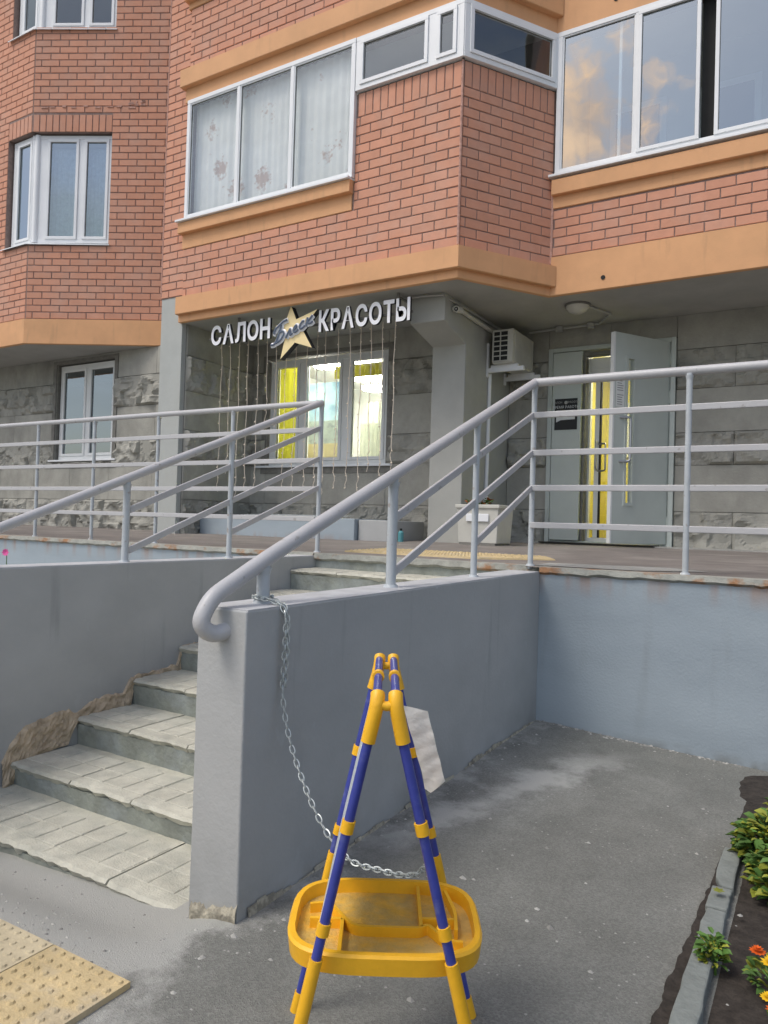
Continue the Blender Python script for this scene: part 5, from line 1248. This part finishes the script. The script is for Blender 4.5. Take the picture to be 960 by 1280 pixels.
# ---------------------------------------------------------------- flower bed plants
def marigold(x, y, h, r, nl, label, flowers, sz=.05, group='marigold plants in the flower bed', yellow=.12):
    z = gz(x, y)+.02; root = empty('flowering_plant', (x, y, z), label=label, cat='plant', group=group)
    s = MB()
    for i in range(7):
        a = random.random()*math.tau; tip = (x+r*.6*math.cos(a), y+r*.6*math.sin(a), z+h*random.uniform(.6, .95)); s.tube([(x+.01*math.cos(a), y+.01*math.sin(a), z-.02), ((x+tip[0])/2, (y+tip[1])/2, z+h*.5), tip], .003, 5, radii=[.004, .003, .002])
    o = s.build('stem', M['leaf']); local(o, root)
    s = MB(); leafclump(s, x, y, z+.01, r, h, nl, sz, None)
    o = s.build('foliage', [M['leaf'], M['leafy']]); o['kind'] = 'stuff'; local(o, root)
    for (fx, fy_, fz, fr_, mt) in flowers:
        s = MB()
        for ring in range(3):
            kp = 11-ring*2
            for q in range(kp):
                a = q*math.tau/kp+ring*.3+random.uniform(-.1, .1); rr_ = fr_*(1-.27*ring); c = Vector((x+fx, y+fy_, z+fz+ring*.004)); d = Vector((math.cos(a), math.sin(a), .12+ring*.35)).normalized(); sd_ = Vector((-math.sin(a), math.cos(a), 0))
                s.add([c, c+d*rr_*.6+sd_*rr_*.26, c+d*rr_, c+d*rr_*.6-sd_*rr_*.26], [(0, 1, 2), (0, 2, 3)])
        o = s.build('flower', M[mt]); local(o, root)
marigold(-.10, 2.98, .17, .145, 800, 'bushy leafy plant with pale yellow flowers at the end of the kerb', [(.04, .02, .20, .035, 'fyel'), (.14, .02, .23, .04, 'fyel'), (-.03, -.05, .12, .022, 'fyel')], .04)
marigold(-.04, 2.72, .18, .14, 700, 'leafy plant with a yellow flower at the right edge, nearer than the kerb end plant', [(.03, -.1, .12, .03, 'fyel'), (.06, -.03, .2, .03, 'fyel')], .04)
marigold(-.06, 3.40, .11, .10, 260, 'low green plant in the bed behind the kerb end', [(.1, 0, .14, .03, 'fyel')], .04)
marigold(-.232, 2.16, .08, .03, 150, 'small green seedling growing on the kerb line', [], .024)
marigold(-.08, 2.12, .06, .06, 60, 'low plant with an orange and a yellow flower at the lower right corner', [(-.045, .03, .075, .022, 'fora'), (-.01, -.03, .085, .028, 'fyel'), (.03, .02, .07, .02, 'fora')], .03)
marigold(-.02, 1.9, .07, .07, 60, 'low orange flowered plant at the very bottom right edge', [(-.05, .0, .08, .024, 'fora'), (-.07, .06, .07, .02, 'fyel')], .03)
# fallen petals on the kerb
s = MB()
for q in range(6):
    a = q; c = Vector((-.262, 2.56, gz(-.262, 2.56)+.046)); d = Vector((math.cos(a), math.sin(a), .15)); sd_ = Vector((-math.sin(a), math.cos(a), 0)); s.add([c, c+d*.010+sd_*.006, c+d*.020, c+d*.010-sd_*.006], [(0, 1, 2, 3)])
o = s.build('fallen_flower', M['leafy']); tag(o, label='small fallen yellowish flower lying on the kerb', cat='flower')
# tall pink flower behind the left stair wall
pk = empty('flowering_plant', (-3.55, 2.19, -.2), label='thin stemmed pink flower rising behind the left stair wall', cat='plant')
s = MB(); s.tube([(-3.52, 2.22, -.25), (-3.50, 2.19, .5), (-3.5, 2.185, .905)], .004, 5, radii=[.004, .003, .002]); leafclump(s, -3.52, 2.2, .3, .12, .5, 60, .05, 0); o = s.build('stem', M['leaf']); local(o, pk)
s = MB()
for q in range(8):
    a = q*math.tau/8; c = Vector((-3.5, 2.18, .918)); d = (rt*math.cos(a)*.9+Vector((0, 0, 1))*math.sin(a)+Vector((0, -.3, 0))).normalized(); sd_ = d.cross(fw).normalized(); s.add([c, c+d*.012+sd_*.006, c+d*.021, c+d*.012-sd_*.006], [(0, 1, 2, 3)])
o = s.build('flower', M['fpink']); local(o, pk)
# grass behind the left stair wall
s = MB()
for _ in range(1500):
    x = random.uniform(-6, -3.35); y = random.uniform(.5, 4.2); h = random.uniform(.04, .14); a = random.random()*6.28; z = gz(x, y)
    s.add([(x-.004*math.cos(a), y-.004*math.sin(a), z), (x+.004*math.cos(a), y+.004*math.sin(a), z), (x+random.uniform(-.03, .03), y+random.uniform(-.03, .03), z+h)], [(0, 1, 2)])
tag(s.build('grass', M['leaf']), kind='stuff')
bpy.context.view_layer.update()
print('bricks', len(bricks), 'blocks', blocks[0], 'links', lnk, 'objects', len(bpy.data.objects))
